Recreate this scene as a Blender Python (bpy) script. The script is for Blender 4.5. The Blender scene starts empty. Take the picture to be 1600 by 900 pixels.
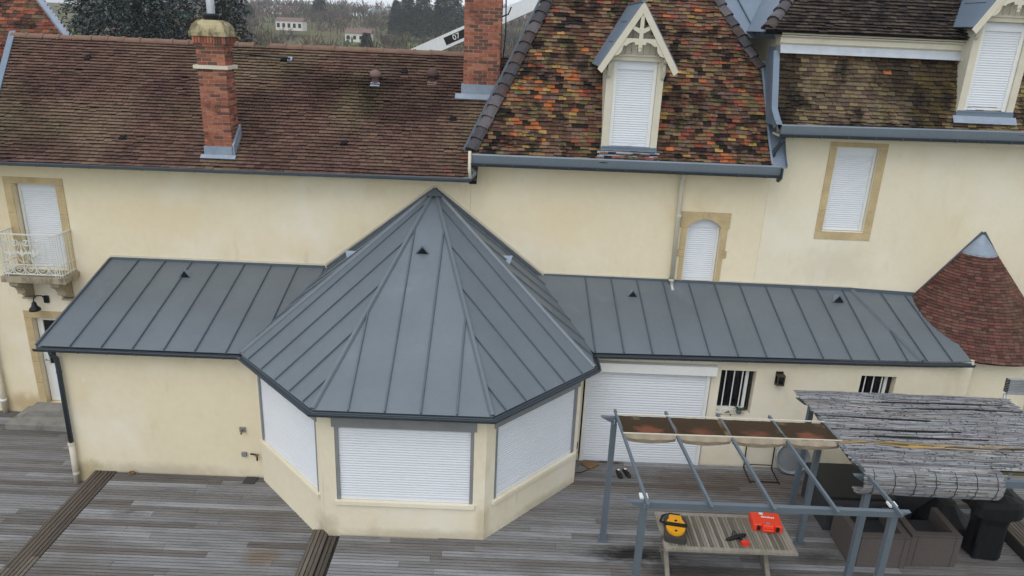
import bpy, math, random
from mathutils import Vector, Matrix, noise
R = math.radians
V = Vector
rnd = random.Random(7)
scene = bpy.context.scene
COL = scene.collection

# ------------------------------------------------------------------ camera
cam_d = bpy.data.cameras.new('camera')
cam = bpy.data.objects.new('camera', cam_d); COL.objects.link(cam)
PITCH, YAW, ROLL = R(19.473), R(0.478), R(2.508)
_f0 = V((math.sin(YAW), math.cos(YAW), 0)); _r0 = V((math.cos(YAW), -math.sin(YAW), 0)); _u0 = V((0, 0, 1))
_f = _f0 * math.cos(PITCH) - _u0 * math.sin(PITCH); _u = _u0 * math.cos(PITCH) + _f0 * math.sin(PITCH)
_r = _r0 * math.cos(ROLL) + _u * math.sin(ROLL); _u2 = _u * math.cos(ROLL) - _r0 * math.sin(ROLL)
M = Matrix((_r, _u2, -_f)).transposed().to_4x4(); M.translation = V((1.5513, -15.0476, 8.3097))
cam.matrix_world = M
cam_d.sensor_width = 36; cam_d.lens = 25.954
cam_d.clip_start = .1; cam_d.clip_end = 6000
scene.camera = cam

# ------------------------------------------------------------------ sky, sun, exposure
SUN_EL, SUN_AZ = R(52), R(205)       # azimuth clockwise from +y; light comes from the camera side, a little left
w = bpy.data.worlds.new('World'); scene.world = w; w.use_nodes = True
nt = w.node_tree; bg = nt.nodes['Background']
sky = nt.nodes.new('ShaderNodeTexSky'); sky.sky_type = 'NISHITA'; sky.sun_disc = False
sky.sun_elevation = SUN_EL; sky.sun_rotation = SUN_AZ; sky.dust_density = 1.5; sky.air_density = 1.0; sky.ozone_density = 1
hs = nt.nodes.new('ShaderNodeHueSaturation'); hs.inputs['Saturation'].default_value = .22; hs.inputs['Value'].default_value = 1.0
cl = nt.nodes.new('ShaderNodeMix'); cl.data_type = 'RGBA'; cl.inputs[0].default_value = .8; cl.inputs[7].default_value = (7.0, 7.45, 8.0, 1)   # even cloud deck over the clear sky
nt.links.new(sky.outputs[0], hs.inputs['Color']); nt.links.new(hs.outputs[0], cl.inputs[6]); nt.links.new(cl.outputs[2], bg.inputs[0])
bg.inputs[1].default_value = .12
sd = bpy.data.lights.new('sun', 'SUN'); sd.energy = .7; sd.angle = R(40); sd.color = (1, .97, .93)
so = bpy.data.objects.new('sun', sd); COL.objects.link(so)
dirv = V((math.sin(SUN_AZ) * math.cos(SUN_EL), math.cos(SUN_AZ) * math.cos(SUN_EL), math.sin(SUN_EL)))
so.rotation_euler = dirv.to_track_quat('Z', 'Y').to_euler(); so.location = dirv * 40
vs = scene.view_settings
vs.view_transform = 'Standard'; vs.look = 'None'; vs.exposure = 0.45; vs.gamma = 1; vs.use_curve_mapping = False

# ------------------------------------------------------------------ helpers
def lin(c):
    o = []
    for x in c[:3]:
        x /= 255.
        o.append(x / 12.92 if x <= .04045 else ((x + .055) / 1.055) ** 2.4)
    return tuple(o)
def mat(name, rgb, rough=.8, metal=0, var=.12, scale=3, bump=0, bscale=40, attr=False, spec=.3, stretch=(1, 1, 1), stains=(), fine=.06, spots=()):
    """procedural principled material in world space; stains: (rgb, scale, lo, hi, amount, stretch)"""
    m = bpy.data.materials.new(name); m.use_nodes = True
    t = m.node_tree; N = t.nodes; L = t.links; b = N['Principled BSDF']
    b.inputs['Roughness'].default_value = rough; b.inputs['Metallic'].default_value = metal
    b.inputs['Specular IOR Level'].default_value = spec
    geo = N.new('ShaderNodeNewGeometry')
    def mapped(s):
        mp = N.new('ShaderNodeVectorMath'); mp.operation = 'MULTIPLY'; mp.inputs[1].default_value = s
        L.new(geo.outputs['Position'], mp.inputs[0]); return mp.outputs[0]
    def nz(sc, st, det=4):
        n = N.new('ShaderNodeTexNoise'); n.inputs['Scale'].default_value = sc; n.inputs['Detail'].default_value = det
        n.inputs['Roughness'].default_value = .6
        L.new(mapped(st), n.inputs['Vector']); return n.outputs['Fac']
    if attr:
        a = N.new('ShaderNodeAttribute'); a.attribute_name = 'Col'; col = a.outputs['Color']
    else:
        c = N.new('ShaderNodeRGB'); c.outputs[0].default_value = (*lin(rgb), 1); col = c.outputs[0]
    def scaleby(col, fac, amt):
        mr = N.new('ShaderNodeMapRange'); mr.inputs[1].default_value = .25; mr.inputs[2].default_value = .75
        mr.inputs[3].default_value = 1 - amt; mr.inputs[4].default_value = 1 + amt; L.new(fac, mr.inputs[0])
        mx = N.new('ShaderNodeVectorMath'); mx.operation = 'SCALE'; L.new(col, mx.inputs[0]); L.new(mr.outputs[0], mx.inputs['Scale'])
        return mx.outputs[0]
    if var: col = scaleby(col, nz(scale, stretch), var)
    if fine: col = scaleby(col, nz(scale * 14, stretch, 2), fine)
    for (srgb, ssc, lo, hi, amt, sst) in stains:
        mr = N.new('ShaderNodeMapRange'); mr.interpolation_type = 'SMOOTHSTEP'
        mr.inputs[1].default_value = lo; mr.inputs[2].default_value = hi; mr.inputs[3].default_value = 0; mr.inputs[4].default_value = amt
        L.new(nz(ssc, sst, 5), mr.inputs[0])
        mx = N.new('ShaderNodeMix'); mx.data_type = 'RGBA'; L.new(mr.outputs[0], mx.inputs[0]); L.new(col, mx.inputs[6])
        mx.inputs[7].default_value = (*lin(srgb), 1); col = mx.outputs[2]
    for (c0, rad, srgb, amt) in spots:          # irregular stains and one painted shade patch, each with its own place and outline
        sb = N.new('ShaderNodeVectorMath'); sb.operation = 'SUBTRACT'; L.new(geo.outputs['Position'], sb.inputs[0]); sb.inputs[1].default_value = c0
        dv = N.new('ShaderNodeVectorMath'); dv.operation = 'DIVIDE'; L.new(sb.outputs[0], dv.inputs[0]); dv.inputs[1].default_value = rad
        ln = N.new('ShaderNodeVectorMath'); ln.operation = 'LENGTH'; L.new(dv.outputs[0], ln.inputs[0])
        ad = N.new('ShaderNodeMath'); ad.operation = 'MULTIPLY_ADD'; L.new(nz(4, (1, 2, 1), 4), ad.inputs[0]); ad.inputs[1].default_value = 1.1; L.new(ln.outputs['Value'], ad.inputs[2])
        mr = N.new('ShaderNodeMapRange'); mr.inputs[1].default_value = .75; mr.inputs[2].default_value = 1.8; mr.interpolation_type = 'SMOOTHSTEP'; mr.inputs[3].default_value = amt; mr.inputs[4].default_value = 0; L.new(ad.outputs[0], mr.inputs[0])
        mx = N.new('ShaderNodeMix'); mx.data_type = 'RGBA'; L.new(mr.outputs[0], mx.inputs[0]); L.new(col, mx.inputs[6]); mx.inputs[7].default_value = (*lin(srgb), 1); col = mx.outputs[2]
    L.new(col, b.inputs['Base Color'])
    if bump:
        bp = N.new('ShaderNodeBump'); bp.inputs['Strength'].default_value = bump; bp.inputs['Distance'].default_value = .02
        L.new(nz(bscale, stretch, 3), bp.inputs['Height']); L.new(bp.outputs[0], b.inputs['Normal'])
    return m

WL = {}          # world location of every object (none is rotated unless it is a leaf)
def reg(o, loc, parent):
    WL[o.name] = V(loc)
    o.parent = parent
    return o
def tag(o, label=None, cat=None, group=None, kind=None):
    for k, v in (('label', label), ('category', cat), ('group', group), ('kind', kind)):
        if v: o[k] = v
    return o
def empty(name, loc, parent=None, label=None, cat=None, group=None):
    o = bpy.data.objects.new(name, None); COL.objects.link(o); o.empty_display_size = .2
    o.location = V(loc) - (WL[parent.name] if parent else V((0, 0, 0)))
    reg(o, loc, parent); return tag(o, label, cat, group)
class MB:
    def __init__(s): s.v = []; s.f = []; s.c = []
    def poly(s, pts, col=None):
        n = len(s.v); s.v += [V(p) for p in pts]; s.f.append(tuple(range(n, n + len(pts)))); s.c.append(col); return s
    def hexa(s, p, col=None):
        n = len(s.v); s.v += [V(q) for q in p]
        for q in ((3, 2, 1, 0), (4, 5, 6, 7), (0, 1, 5, 4), (1, 2, 6, 5), (2, 3, 7, 6), (3, 0, 4, 7)):
            s.f.append(tuple(n + i for i in q)); s.c.append(col)
        return s
    def box(s, x0, x1, y0, y1, z0, z1, col=None):
        return s.hexa([(x0, y0, z0), (x1, y0, z0), (x1, y1, z0), (x0, y1, z0), (x0, y0, z1), (x1, y0, z1), (x1, y1, z1), (x0, y1, z1)], col)
    def obox(s, c, U, W, N, su, sw, sn, col=None):
        c = V(c); U = V(U) * su / 2; W = V(W) * sw / 2; N = V(N) * sn / 2
        return s.hexa([c - U - W - N, c + U - W - N, c + U + W - N, c - U + W - N, c - U - W + N, c + U - W + N, c + U + W + N, c - U + W + N], col)
    def beam(s, a, b, wd, ht, up=(0, 0, 1), col=None):
        a = V(a); b = V(b); d = (b - a); l = d.length; d.normalize(); sd = d.cross(V(up)).normalized(); u = sd.cross(d)
        return s.obox((a + b) / 2, d, sd, u, l, wd, ht, col)
    def prism(s, pts, vec, col=None):
        vec = V(vec); n = len(s.v); k = len(pts); s.v += [V(p) for p in pts] + [V(p) + vec for p in pts]
        s.f.append(tuple(range(n + k - 1, n - 1, -1))); s.f.append(tuple(range(n + k, n + 2 * k))); s.c += [col, col]
        for i in range(k):
            j = (i + 1) % k; s.f.append((n + i, n + j, n + k + j, n + k + i)); s.c.append(col)
        return s
    def tube(s, path, r, n=8, closed=False, col=None):
        P = [V(p) for p in path]; k = len(P); base = len(s.v); rr = r if isinstance(r, (list, tuple)) else [r] * k
        prev = None
        for i, p in enumerate(P):
            if closed: d = P[(i + 1) % k] - P[i - 1]
            else: d = P[min(i + 1, k - 1)] - P[max(i - 1, 0)]
            d.normalize()
            if prev is None:
                a = V((0, 0, 1)) if abs(d.z) < .9 else V((1, 0, 0)); a = (a - d * a.dot(d)).normalized()
            else:
                a = (prev - d * prev.dot(d)); a = a.normalized() if a.length > 1e-6 else V((1, 0, 0))
            prev = a; b = d.cross(a)
            for j in range(n):
                t = 2 * math.pi * j / n; s.v.append(p + (a * math.cos(t) + b * math.sin(t)) * rr[i])
        for i in range(k if closed else k - 1):
            for j in range(n):
                i2 = (i + 1) % k; j2 = (j + 1) % n
                s.f.append((base + i * n + j, base + i * n + j2, base + i2 * n + j2, base + i2 * n + j)); s.c.append(col)
        if not closed:
            s.f.append(tuple(base + j for j in range(n))); s.f.append(tuple(base + (k - 1) * n + j for j in range(n - 1, -1, -1))); s.c += [col, col]
        return s
    def lathe(s, prof, c, n=16, a0=0, a1=2 * math.pi, col=None):
        c = V(c); base = len(s.v); full = abs(a1 - a0 - 2 * math.pi) < 1e-6; m = n if full else n + 1
        for (r, z) in prof:
            for j in range(m):
                t = a0 + (a1 - a0) * j / n; s.v.append(c + V((r * math.cos(t), r * math.sin(t), z)))
        for i in range(len(prof) - 1):
            for j in range(n):
                j2 = (j + 1) % m; s.f.append((base + i * m + j, base + i * m + j2, base + (i + 1) * m + j2, base + (i + 1) * m + j)); s.c.append(col)
        return s
    def sweep(s, path, prof, closed=True, col=None):
        """profile points (out, up) carried along a level path with mitred corners; out = right of travel"""
        P = [V(p) for p in path]; k = len(P); m = len(prof); base = len(s.v)
        nor = []
        for i in range(k - 1):
            d = P[i + 1] - P[i]; nor.append(V((d.y, -d.x, 0)).normalized())
        for i in range(k):
            if i == 0: o = nor[0]
            elif i == k - 1: o = nor[-1]
            else:
                o = (nor[i - 1] + nor[i]).normalized(); o = o / max(.3, o.dot(nor[i]))
            for (a, b) in prof: s.v.append(P[i] + o * a + V((0, 0, b)))
        for i in range(k - 1):
            for j in range(m if closed else m - 1):
                j2 = (j + 1) % m; s.f.append((base + i * m + j, base + (i + 1) * m + j, base + (i + 1) * m + j2, base + i * m + j2)); s.c.append(col)
        if closed:
            s.f.append(tuple(base + j for j in range(m))); s.f.append(tuple(base + (k - 1) * m + j for j in range(m - 1, -1, -1))); s.c += [col, col]
        return s
    def mesh(s, name, origin=V((0, 0, 0)), smooth=False):
        me = bpy.data.meshes.new(name); me.from_pydata([tuple(p - origin) for p in s.v], [], s.f)
        if any(c is not None for c in s.c):
            a = me.attributes.new('Col', 'FLOAT_COLOR', 'FACE'); d = []
            for c in s.c: d += [*(c or (.3, .3, .3)), 1]
            a.data.foreach_set('color', d)
        if smooth: me.polygons.foreach_set('use_smooth', [True] * len(me.polygons))
        me.update(); return me
    def build(s, name, m, parent=None, smooth=False, **kw):
        lo = V([min(p[i] for p in s.v) for i in range(3)]); hi = V([max(p[i] for p in s.v) for i in range(3)])
        c = (lo + hi) / 2; c.z = lo.z
        me = s.mesh(name, c, smooth)
        import bmesh
        bm = bmesh.new(); bm.from_mesh(me); bmesh.ops.recalc_face_normals(bm, faces=bm.faces); bm.to_mesh(me); bm.free()
        me.materials.append(m)
        o = bpy.data.objects.new(name, me); COL.objects.link(o)
        o.location = c - (WL[parent.name] if parent else V((0, 0, 0)))
        reg(o, c, parent); return tag(o, **kw)
def piece(name, me, mtx, parent):
    """a repeat that shares mesh data; mtx is its place in the world"""
    o = bpy.data.objects.new(name, me); COL.objects.link(o)
    o.parent = parent; o.matrix_basis = Matrix.Translation(-WL[parent.name]) @ mtx
    WL[o.name] = mtx.translation.copy(); return o
def frame_m(O, X, Y, Z):
    m = Matrix((V(X), V(Y), V(Z))).transposed().to_4x4(); m.translation = V(O); return m
def jit(c, a):
    k = 1 + rnd.uniform(-a, a); return tuple(max(0, x * k * (1 + rnd.uniform(-a, a) * .25)) for x in c)
def nzv(x, y, z=0): return noise.noise(V((x, y, z)))

# ------------------------------------------------------------------ materials
DZM = -.24
PLASTER = mat('cream_plaster', (226, 213, 184), .92, var=.04, scale=.5, bump=.35, bscale=55, fine=.025, spec=.1,
    stains=(((233, 224, 206), .33, .46, .66, .9, (1, 1, 1)), ((212, 192, 154), .6, .52, .74, .7, (1, 1, .6)), ((190, 168, 130), 1.7, .6, .8, .5, (1.2, 1.2, .3)), ((172, 160, 140), 3.2, .64, .8, .4, (2.2, 2.2, .2)), ((236, 230, 218), 2.6, .68, .76, .5, (1, 1, .8))),
    spots=(((-5.2, -2.6, -.2), (1.9, .4, .2), (176, 166, 142), .6), ((-6.55, -2.6, -.3), (.35, .4, .35), (168, 150, 104), .6), ((-5.6, 0, 4.2), (1.5, .5, .6), (224, 204, 168), .5), ((-3.3, 0, 3.7), (1.1, .5, .4), (224, 204, 168), .45), ((-9.3, 0, -.3), (.8, .4, .3), (176, 152, 104), .7), ((2.6, 0, 4.4), (1.2, .5, .8), (224, 205, 170), .45)))
PLASTER2 = mat('pale_plaster', (224, 214, 190), .92, var=.04, scale=.6, bump=.35, bscale=55, fine=.025, spec=.1,
    stains=(((231, 224, 208), .4, .46, .68, .8, (1, 1, 1)), ((204, 186, 152), 1.0, .56, .78, .6, (1.3, 1.3, .5)), ((168, 156, 136), 3.0, .63, .8, .4, (2.2, 2.2, .22))),
    spots=(((-1.4, -4.6, .0), (.3, .5, .45), (164, 150, 122), .6), ((.3, -4.55, .02), (1.9, .4, .16), (178, 166, 142), .6), ((1.3, -4.55, .3), (.16, .4, .5), (186, 170, 138), .6), ((2.4, -3.3, .02), (1.1, 1.1, .16), (176, 164, 140), .6), ((8.5, 0, 3.8), (.9, .4, .6), (204, 193, 168), .5), ((10.6, 0, 4.6), (.9, .4, 1.2), (218, 205, 172), .45)))
STONE = mat('ochre_stone', (188, 168, 130), .9, var=.16, scale=3, bump=.5, bscale=30, spec=.1, stains=(((158, 134, 94), 2, .55, .75, .6, (1, 1, 1)),))
GREYSTONE = mat('weathered_stone', (160, 150, 130), .95, var=.2, scale=5, bump=.5, bscale=40, spec=.1, stains=(((85, 80, 72), 4, .5, .7, .7, (1, 1, .5)),))
STEPSTONE = mat('grey_step_stone', (136, 134, 129), .95, var=.2, scale=4, bump=.4, bscale=40, spec=.1, stains=(((92, 90, 86), 3, .5, .7, .6, (1, 1, 1)),))
ZINC = mat('dark_zinc', (107, 115, 122), .5, .35, var=.09, scale=.9, bump=.16, bscale=2.0, spec=.4, fine=.03,
    stains=(((128, 136, 143), 1.1, .6, .82, .5, (1, 1, 1)), ((104, 114, 122), 2.5, .58, .8, .4, (2, .5, .5))))
ZINCSEAM = mat('zinc_seam', (90, 99, 107), .5, .35, var=.1, scale=4, spec=.4)
ZINCB = mat('blue_grey_zinc', (112, 126, 142), .5, .3, var=.1, scale=2, bump=.1, bscale=3, spec=.4, stains=(((140, 150, 160), 2, .55, .8, .5, (1, 1, 1)),))
GUTTER = mat('grey_gutter', (92, 100, 108), .45, .3, var=.08, scale=3, spec=.4)
GFACE = mat('gutter_face', (116, 126, 136), .5, .3, var=.06, scale=2, spec=.4)
GUTTERD = mat('dark_gutter', (62, 70, 78), .45, .3, var=.08, scale=3, spec=.4)
LEADW = mat('pale_lead', (138, 149, 163), .6, .2, var=.15, scale=6, bump=.2, bscale=12)
WHITE = mat('white_shutter', (218, 221, 226), .45, var=.02, scale=1, fine=.01, spec=.35)
WHITEP = mat('white_paint', (222, 222, 218), .5, var=.04, scale=3)
IRON = mat('white_iron', (205, 205, 196), .6, var=.1, scale=8)
CREAMP = mat('cream_paint', (203, 196, 178), .6, var=.08, scale=4, stains=(((165, 155, 125), 6, .6, .8, .5, (1, 1, .4)),))
RAIL = mat('grey_rail', (138, 140, 142), .55, .2, var=.1, scale=4)
DARK = mat('dark_void', (18, 18, 20), .9, var=0, fine=0)
GLASS = mat('dark_glass', (16, 18, 21), .08, var=0, fine=0, spec=.6)
TILE = mat('clay_tile', (100, 80, 70), .9, var=.22, scale=5, bump=.5, bscale=60, attr=True, fine=.25, spec=.15,
    stains=(((32, 28, 26), 2.6, .5, .64, .85, (1, 1, 1)), ((34, 30, 28), 11, .58, .68, .6, (1, 1, 1)), ((148, 142, 122), 20, .66, .74, .5, (1, 1, 1)), ((92, 88, 50), 2.1, .62, .8, .35, (1, 1, 1))))
TILEL = mat('brown_tile', (100, 80, 70), .92, var=.14, scale=1.2, bump=.5, bscale=50, attr=True, fine=.16, spec=.12,
    stains=(((48, 41, 38), .7, .5, .75, .6, (1, 1, 1)), ((44, 38, 35), 6, .56, .7, .5, (1, 1, 1)), ((160, 148, 118), 18, .64, .74, .5, (1, 1, 1)), ((104, 100, 66), .7, .56, .8, .35, (1, .7, .7))))
TILEB = mat('tile_bed', (42, 34, 31), .95, var=.2, scale=4)
HIPT = mat('dark_hip_tile', (74, 72, 76), .85, var=.25, scale=6, bump=.4, bscale=30, attr=True)
RIDGET = mat('ridge_tile', (120, 95, 82), .9, var=.2, scale=4, bump=.4, bscale=30, stains=(((96, 92, 66), 4, .5, .75, .5, (1, 1, 1)),))
BRICK = mat('red_brick', (150, 84, 66), .92, var=.18, scale=9, bump=.5, bscale=60, attr=True, fine=.12, spec=.1, stains=(((72, 52, 46), 3, .55, .75, .6, (1, 1, 1)),))
MORTAR = mat('mortar', (176, 156, 136), .95, var=.2, scale=8, bump=.4, bscale=60, stains=(((96, 80, 68), 3, .5, .7, .6, (1, 1, 1)),))
CAPST = mat('mossy_cap', (168, 156, 124), .95, var=.25, scale=4, bump=.5, bscale=25, stains=(((96, 88, 64), 5, .42, .6, .85, (1, 1, 1)),))
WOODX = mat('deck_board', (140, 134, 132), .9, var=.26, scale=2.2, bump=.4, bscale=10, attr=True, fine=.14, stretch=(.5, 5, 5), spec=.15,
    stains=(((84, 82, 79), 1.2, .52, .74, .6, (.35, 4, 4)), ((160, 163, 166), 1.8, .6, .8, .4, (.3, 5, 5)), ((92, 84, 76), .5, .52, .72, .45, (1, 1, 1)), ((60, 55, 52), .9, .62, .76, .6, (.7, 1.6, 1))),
    spots=(((3.85, -4.78, 0), (.9, .26, 1), (30, 27, 26), .95), ((4.9, -5.15, 0), (1.1, .3, 1), (44, 40, 38), .6), ((7.0, -4.7, 0), (.5, .2, 1), (48, 44, 42), .7), ((-2.35, -4.9, DZM), (.4, .25, 1), (112, 92, 66), .6), ((6.4, -2.6, 0), (2.4, .6, 1), (84, 68, 56), .6)))  # the spot beneath the table is its shade, painted into the board colour
WOODY = mat('edge_board', (118, 108, 98), .9, var=.26, scale=2.2, bump=.4, bscale=10, attr=True, fine=.14, stretch=(6, .5, 6), spec=.15,
    stains=(((70, 62, 56), 1.5, .5, .72, .6, (4, .35, 4)),))
DECKB = mat('deck_under', (46, 42, 40), .95, var=.2, scale=3)
TABLEW = mat('table_wood', (146, 138, 122), .9, var=.22, scale=3, bump=.4, bscale=12, stretch=(5, .6, 5), attr=True, spec=.15,
    stains=(((62, 56, 50), 1.6, .6, .68, .75, (1, 1, 1)), ((104, 106, 78), 2.2, .52, .72, .45, (1, 1, 1))))
STEEL = mat('pergola_steel', (98, 108, 118), .5, .2, var=.07, scale=3, spec=.4)
BLACKP = mat('black_plastic', (24, 24, 26), .5, var=.1, scale=8)
BLACKC = mat('black_cover', (20, 20, 22), .6, var=.2, scale=5, bump=.6, bscale=5)
WICKER = mat('brown_wicker', (92, 84, 80), .85, var=.12, scale=30, bump=.6, bscale=60)
WICKERD = mat('dark_wicker', (58, 58, 62), .85, var=.12, scale=30, bump=.6, bscale=60)
ORANGE = mat('orange_plastic', (232, 66, 34), .45, var=.04, scale=5, spec=.4)
YELLOW = mat('yellow_plastic', (226, 158, 18), .45, var=.06, scale=6, spec=.4)
REDP = mat('red_plastic', (214, 60, 44), .5, var=.05, scale=6)
REED = mat('reed_cane', (150, 150, 156), .9, var=.2, scale=6, attr=True, fine=.2, stretch=(1, 6, 6), spec=.1)
CLOTH = mat('stained_canvas', (200, 192, 170), .9, var=.06, scale=3, attr=True, fine=.04, spec=.1)
BROWNW = mat('brown_wood', (120, 92, 62), .9, var=.2, scale=8, stretch=(1, 5, 5))
GALV = mat('galvanised', (168, 172, 176), .4, .5, var=.1, scale=6)
GREENM = mat('plant_leaf', (58, 84, 52), .8, var=.3, scale=20)
RUBBER = mat('dark_mat', (62, 62, 64), .9, var=.15, scale=20, bump=.5, bscale=60)
TERRAC = mat('terracotta_cap', (116, 94, 90), .85, var=.15, scale=8)
GROUND = mat('hill_ground', (92, 90, 62), .98, var=.25, scale=.02, fine=.15, spec=.05,
    stains=(((88, 112, 62), .012, .52, .6, .8, (1, 1, 1)), ((96, 82, 66), .03, .5, .62, .7, (1, 1, 1))), spots=(((-40, 225, 2), (26, 45, 30), (92, 118, 66), .8),))
SCRUB = mat('bare_twigs', (92, 80, 74), .95, var=.2, scale=.2, attr=True, fine=.1, spec=.05)
NEEDLE = mat('needles', (58, 70, 66), .9, var=.25, scale=.8, attr=True, fine=.15, spec=.1)
BARK = mat('bark', (84, 72, 62), .95, var=.2, scale=4, bump=.5, bscale=10)
FARW = mat('far_wall', (214, 210, 202), .9, var=.06, scale=.5)
FARR = mat('far_roof', (112, 92, 84), .9, var=.15, scale=.6)
FARG = mat('far_green_roof', (92, 112, 108), .8, var=.1, scale=.3)
BOOM = mat('white_boom', (214, 218, 220), .45, var=.04, scale=1)

# ------------------------------------------------------------------ generic builders
class Fr:
    """wall frame: s along the wall, z up, d outward"""
    def __init__(s, O, U):
        s.O = V(O); s.U = V(U).normalized(); s.N = V((s.U.y, -s.U.x, 0))
    def p(s, a, z, d=0): return V((s.O.x, s.O.y, 0)) + s.U * a + s.N * d + V((0, 0, z))
    def box(s, mb, a0, a1, z0, z1, d0, d1, col=None):
        return mb.hexa([s.p(a0, z0, d1), s.p(a1, z0, d1), s.p(a1, z0, d0), s.p(a0, z0, d0), s.p(a0, z1, d1), s.p(a1, z1, d1), s.p(a1, z1, d0), s.p(a0, z1, d0)], col)
def wall(parent, fr, a0, a1, z0, z1, openings, m, depth=.3, name='wall', top=None):
    mb = MB(); xs = sorted({a0, a1, *[o[0] for o in openings], *[o[1] for o in openings]}); zs = sorted({z0, z1, *[o[2] for o in openings], *[o[3] for o in openings]})
    for i in range(len(xs) - 1):
        for j in range(len(zs) - 1):
            cx = (xs[i] + xs[i + 1]) / 2; cz = (zs[j] + zs[j + 1]) / 2
            if any(o[0] < cx < o[1] and o[2] < cz < o[3] for o in openings): continue
            mb.poly([fr.p(xs[i], zs[j]), fr.p(xs[i + 1], zs[j]), fr.p(xs[i + 1], zs[j + 1]), fr.p(xs[i], zs[j + 1])])
    for (b0, b1, y0, y1) in openings + [(a0, a1, z0, z1)]:
        for (p, q) in (((b0, y0), (b1, y0)), ((b1, y0), (b1, y1)), ((b1, y1), (b0, y1)), ((b0, y1), (b0, y0))):
            mb.poly([fr.p(*p), fr.p(*q), fr.p(*q, -depth), fr.p(*p, -depth)])
    for i in range(len(xs) - 1):
        for j in range(len(zs) - 1):
            cx = (xs[i] + xs[i + 1]) / 2; cz = (zs[j] + zs[j + 1]) / 2
            if any(o[0] < cx < o[1] and o[2] < cz < o[3] for o in openings): continue
            mb.poly([fr.p(xs[i], zs[j], -depth), fr.p(xs[i], zs[j + 1], -depth), fr.p(xs[i + 1], zs[j + 1], -depth), fr.p(xs[i + 1], zs[j], -depth)])
    return mb.build(name, m, parent)
def shutter(parent, fr, a0, a1, z0, z1, d, slat=.045, frame=.05, fm=None, boxh=.16):
    """white roller shutter: side rails, head box, ribbed curtain and bottom bar as parts of a window"""
    fm = fm or WHITEP
    for e in (a0, a1 - frame):
        b = MB(); fr.box(b, e, e + frame, z0, z1, d - .04, d + .03); b.build('guide_rail', fm, parent)
    if boxh:
        b = MB(); fr.box(b, a0 + frame, a1 - frame, z1 - boxh, z1, d - .04, d + .02); b.build('shutter_box', fm if fm is RAIL else WHITE, parent)
    mb = MB(); c0 = a0 + frame; c1 = a1 - frame; zt = z1 - boxh; n = max(4, int(round((zt - z0 - .06) / slat))); h = (zt - z0 - .06) / n
    for i in range(n):
        zb = z0 + .06 + i * h; dz = rnd.uniform(-.0015, .0015)
        pr = ((zb, d - .0095), (zb + .12 * h, d - .003 + dz), (zb + .5 * h, d + .002 + dz), (zb + .9 * h, d - .002 + dz), (zb + h, d - .0095))
        for (p, q) in zip(pr, pr[1:]):
            mb.poly([fr.p(c0, p[0], p[1]), fr.p(c1, p[0], p[1]), fr.p(c1, q[0], q[1]), fr.p(c0, q[0], q[1])])
    mb.build('shutter_slats', WHITE, parent, kind='stuff')
    b = MB(); fr.box(b, c0, c1, z0 + .002, z0 + .058, d - .02, d + .008); b.build('bottom_bar', WHITE, parent)
def stones(parent, fr, a0, a1, z0, z1, wl, wr, wt, wb, d=.014, jh=.52, m=None):
    """dressed-stone surround, block by block"""
    m = m or STONE
    def blk(x0, x1, y0, y1):
        b = MB(); fr.box(b, x0 + .004, x1 - .004, y0 + .004, y1 - .004, -.2, d + rnd.uniform(-.003, .003)); b.build('stone', m, parent)
    if wt: blk(a0 - wl, a1 + wr, z1, z1 + wt)
    if wb: blk(a0 - wl, a1 + wr, z0 - wb, z0)
    n = max(2, int(round((z1 - z0) / jh)))
    for i in range(n):
        y0 = z0 + (z1 - z0) * i / n; y1 = z0 + (z1 - z0) * (i + 1) / n
        if wl: blk(a0 - wl, a0, y0, y1)
        if wr: blk(a1, a1 + wr, y0, y1)
def gutter(parent, path, r=.075, m=None, name='gutter', step=.52):
    m = m or GUTTERD
    pr = [(r + r * math.cos(t), r * math.sin(t)) for t in [math.pi + math.pi * i / 8 for i in range(9)]]
    pr += [(2 * r + .012, 0), (2 * r + .012, .014), (2 * r - .008, .014)] + [(r + (r - .008) * math.cos(t), (r - .008) * math.sin(t)) for t in [2 * math.pi - math.pi * i / 6 for i in range(7)]]
    g = MB().sweep(path, pr).build(name, m, parent)
    mb = MB(); P = [V(p) for p in path]; any_ = False
    for a, b in zip(P, P[1:]):
        d = (b - a); l = d.length; d.normalize(); o = V((d.y, -d.x, 0)); k = max(1, int(l / step))
        for i in range(k):
            c = a + d * (l * (i + .5) / k)
            for t in range(6):
                t0 = math.pi + math.pi * t / 6; t1 = math.pi + math.pi * (t + 1) / 6
                q = [c + o * (r + (r + .006) * math.cos(x)) + V((0, 0, (r + .006) * math.sin(x))) for x in (t0, t1)]
                mb.poly([q[0] - d * .012, q[0] + d * .012, q[1] + d * .012, q[1] - d * .012])
    mb.build('gutter_bracket', GUTTER, g, kind='stuff')
    return g
def emit_tile(mb, P, U, Vv, N, wd, h, t, col):
    """thin slab resting on the course above, its butt lifted clear of the course below"""
    a = P - U * wd / 2; b = P + U * wd / 2; k = .013; t2 = .008
    n = len(mb.v); mb.v += [a + N * t, b + N * t, b + Vv * h + N * t2, a + Vv * h + N * t2, a + N * (t - k), b + N * (t - k), b + Vv * h + N * (t2 - k), a + Vv * h + N * (t2 - k)]
    mb.f += [(n, n + 1, n + 2, n + 3), (n + 4, n + 5, n + 1, n), (n + 4, n, n + 3, n + 7), (n + 1, n + 5, n + 6, n + 2), (n + 7, n + 6, n + 5, n + 4)]; mb.c += [col] * 5
def tile_mesh(col, wd, h, t, m):
    mb = MB(); emit_tile(mb, V((0, 0, 0)), V((1, 0, 0)), V((0, 1, 0)), V((0, 0, 1)), wd, h, t, col)
    me = mb.mesh('tile'); me.materials.append(m); return me
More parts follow.
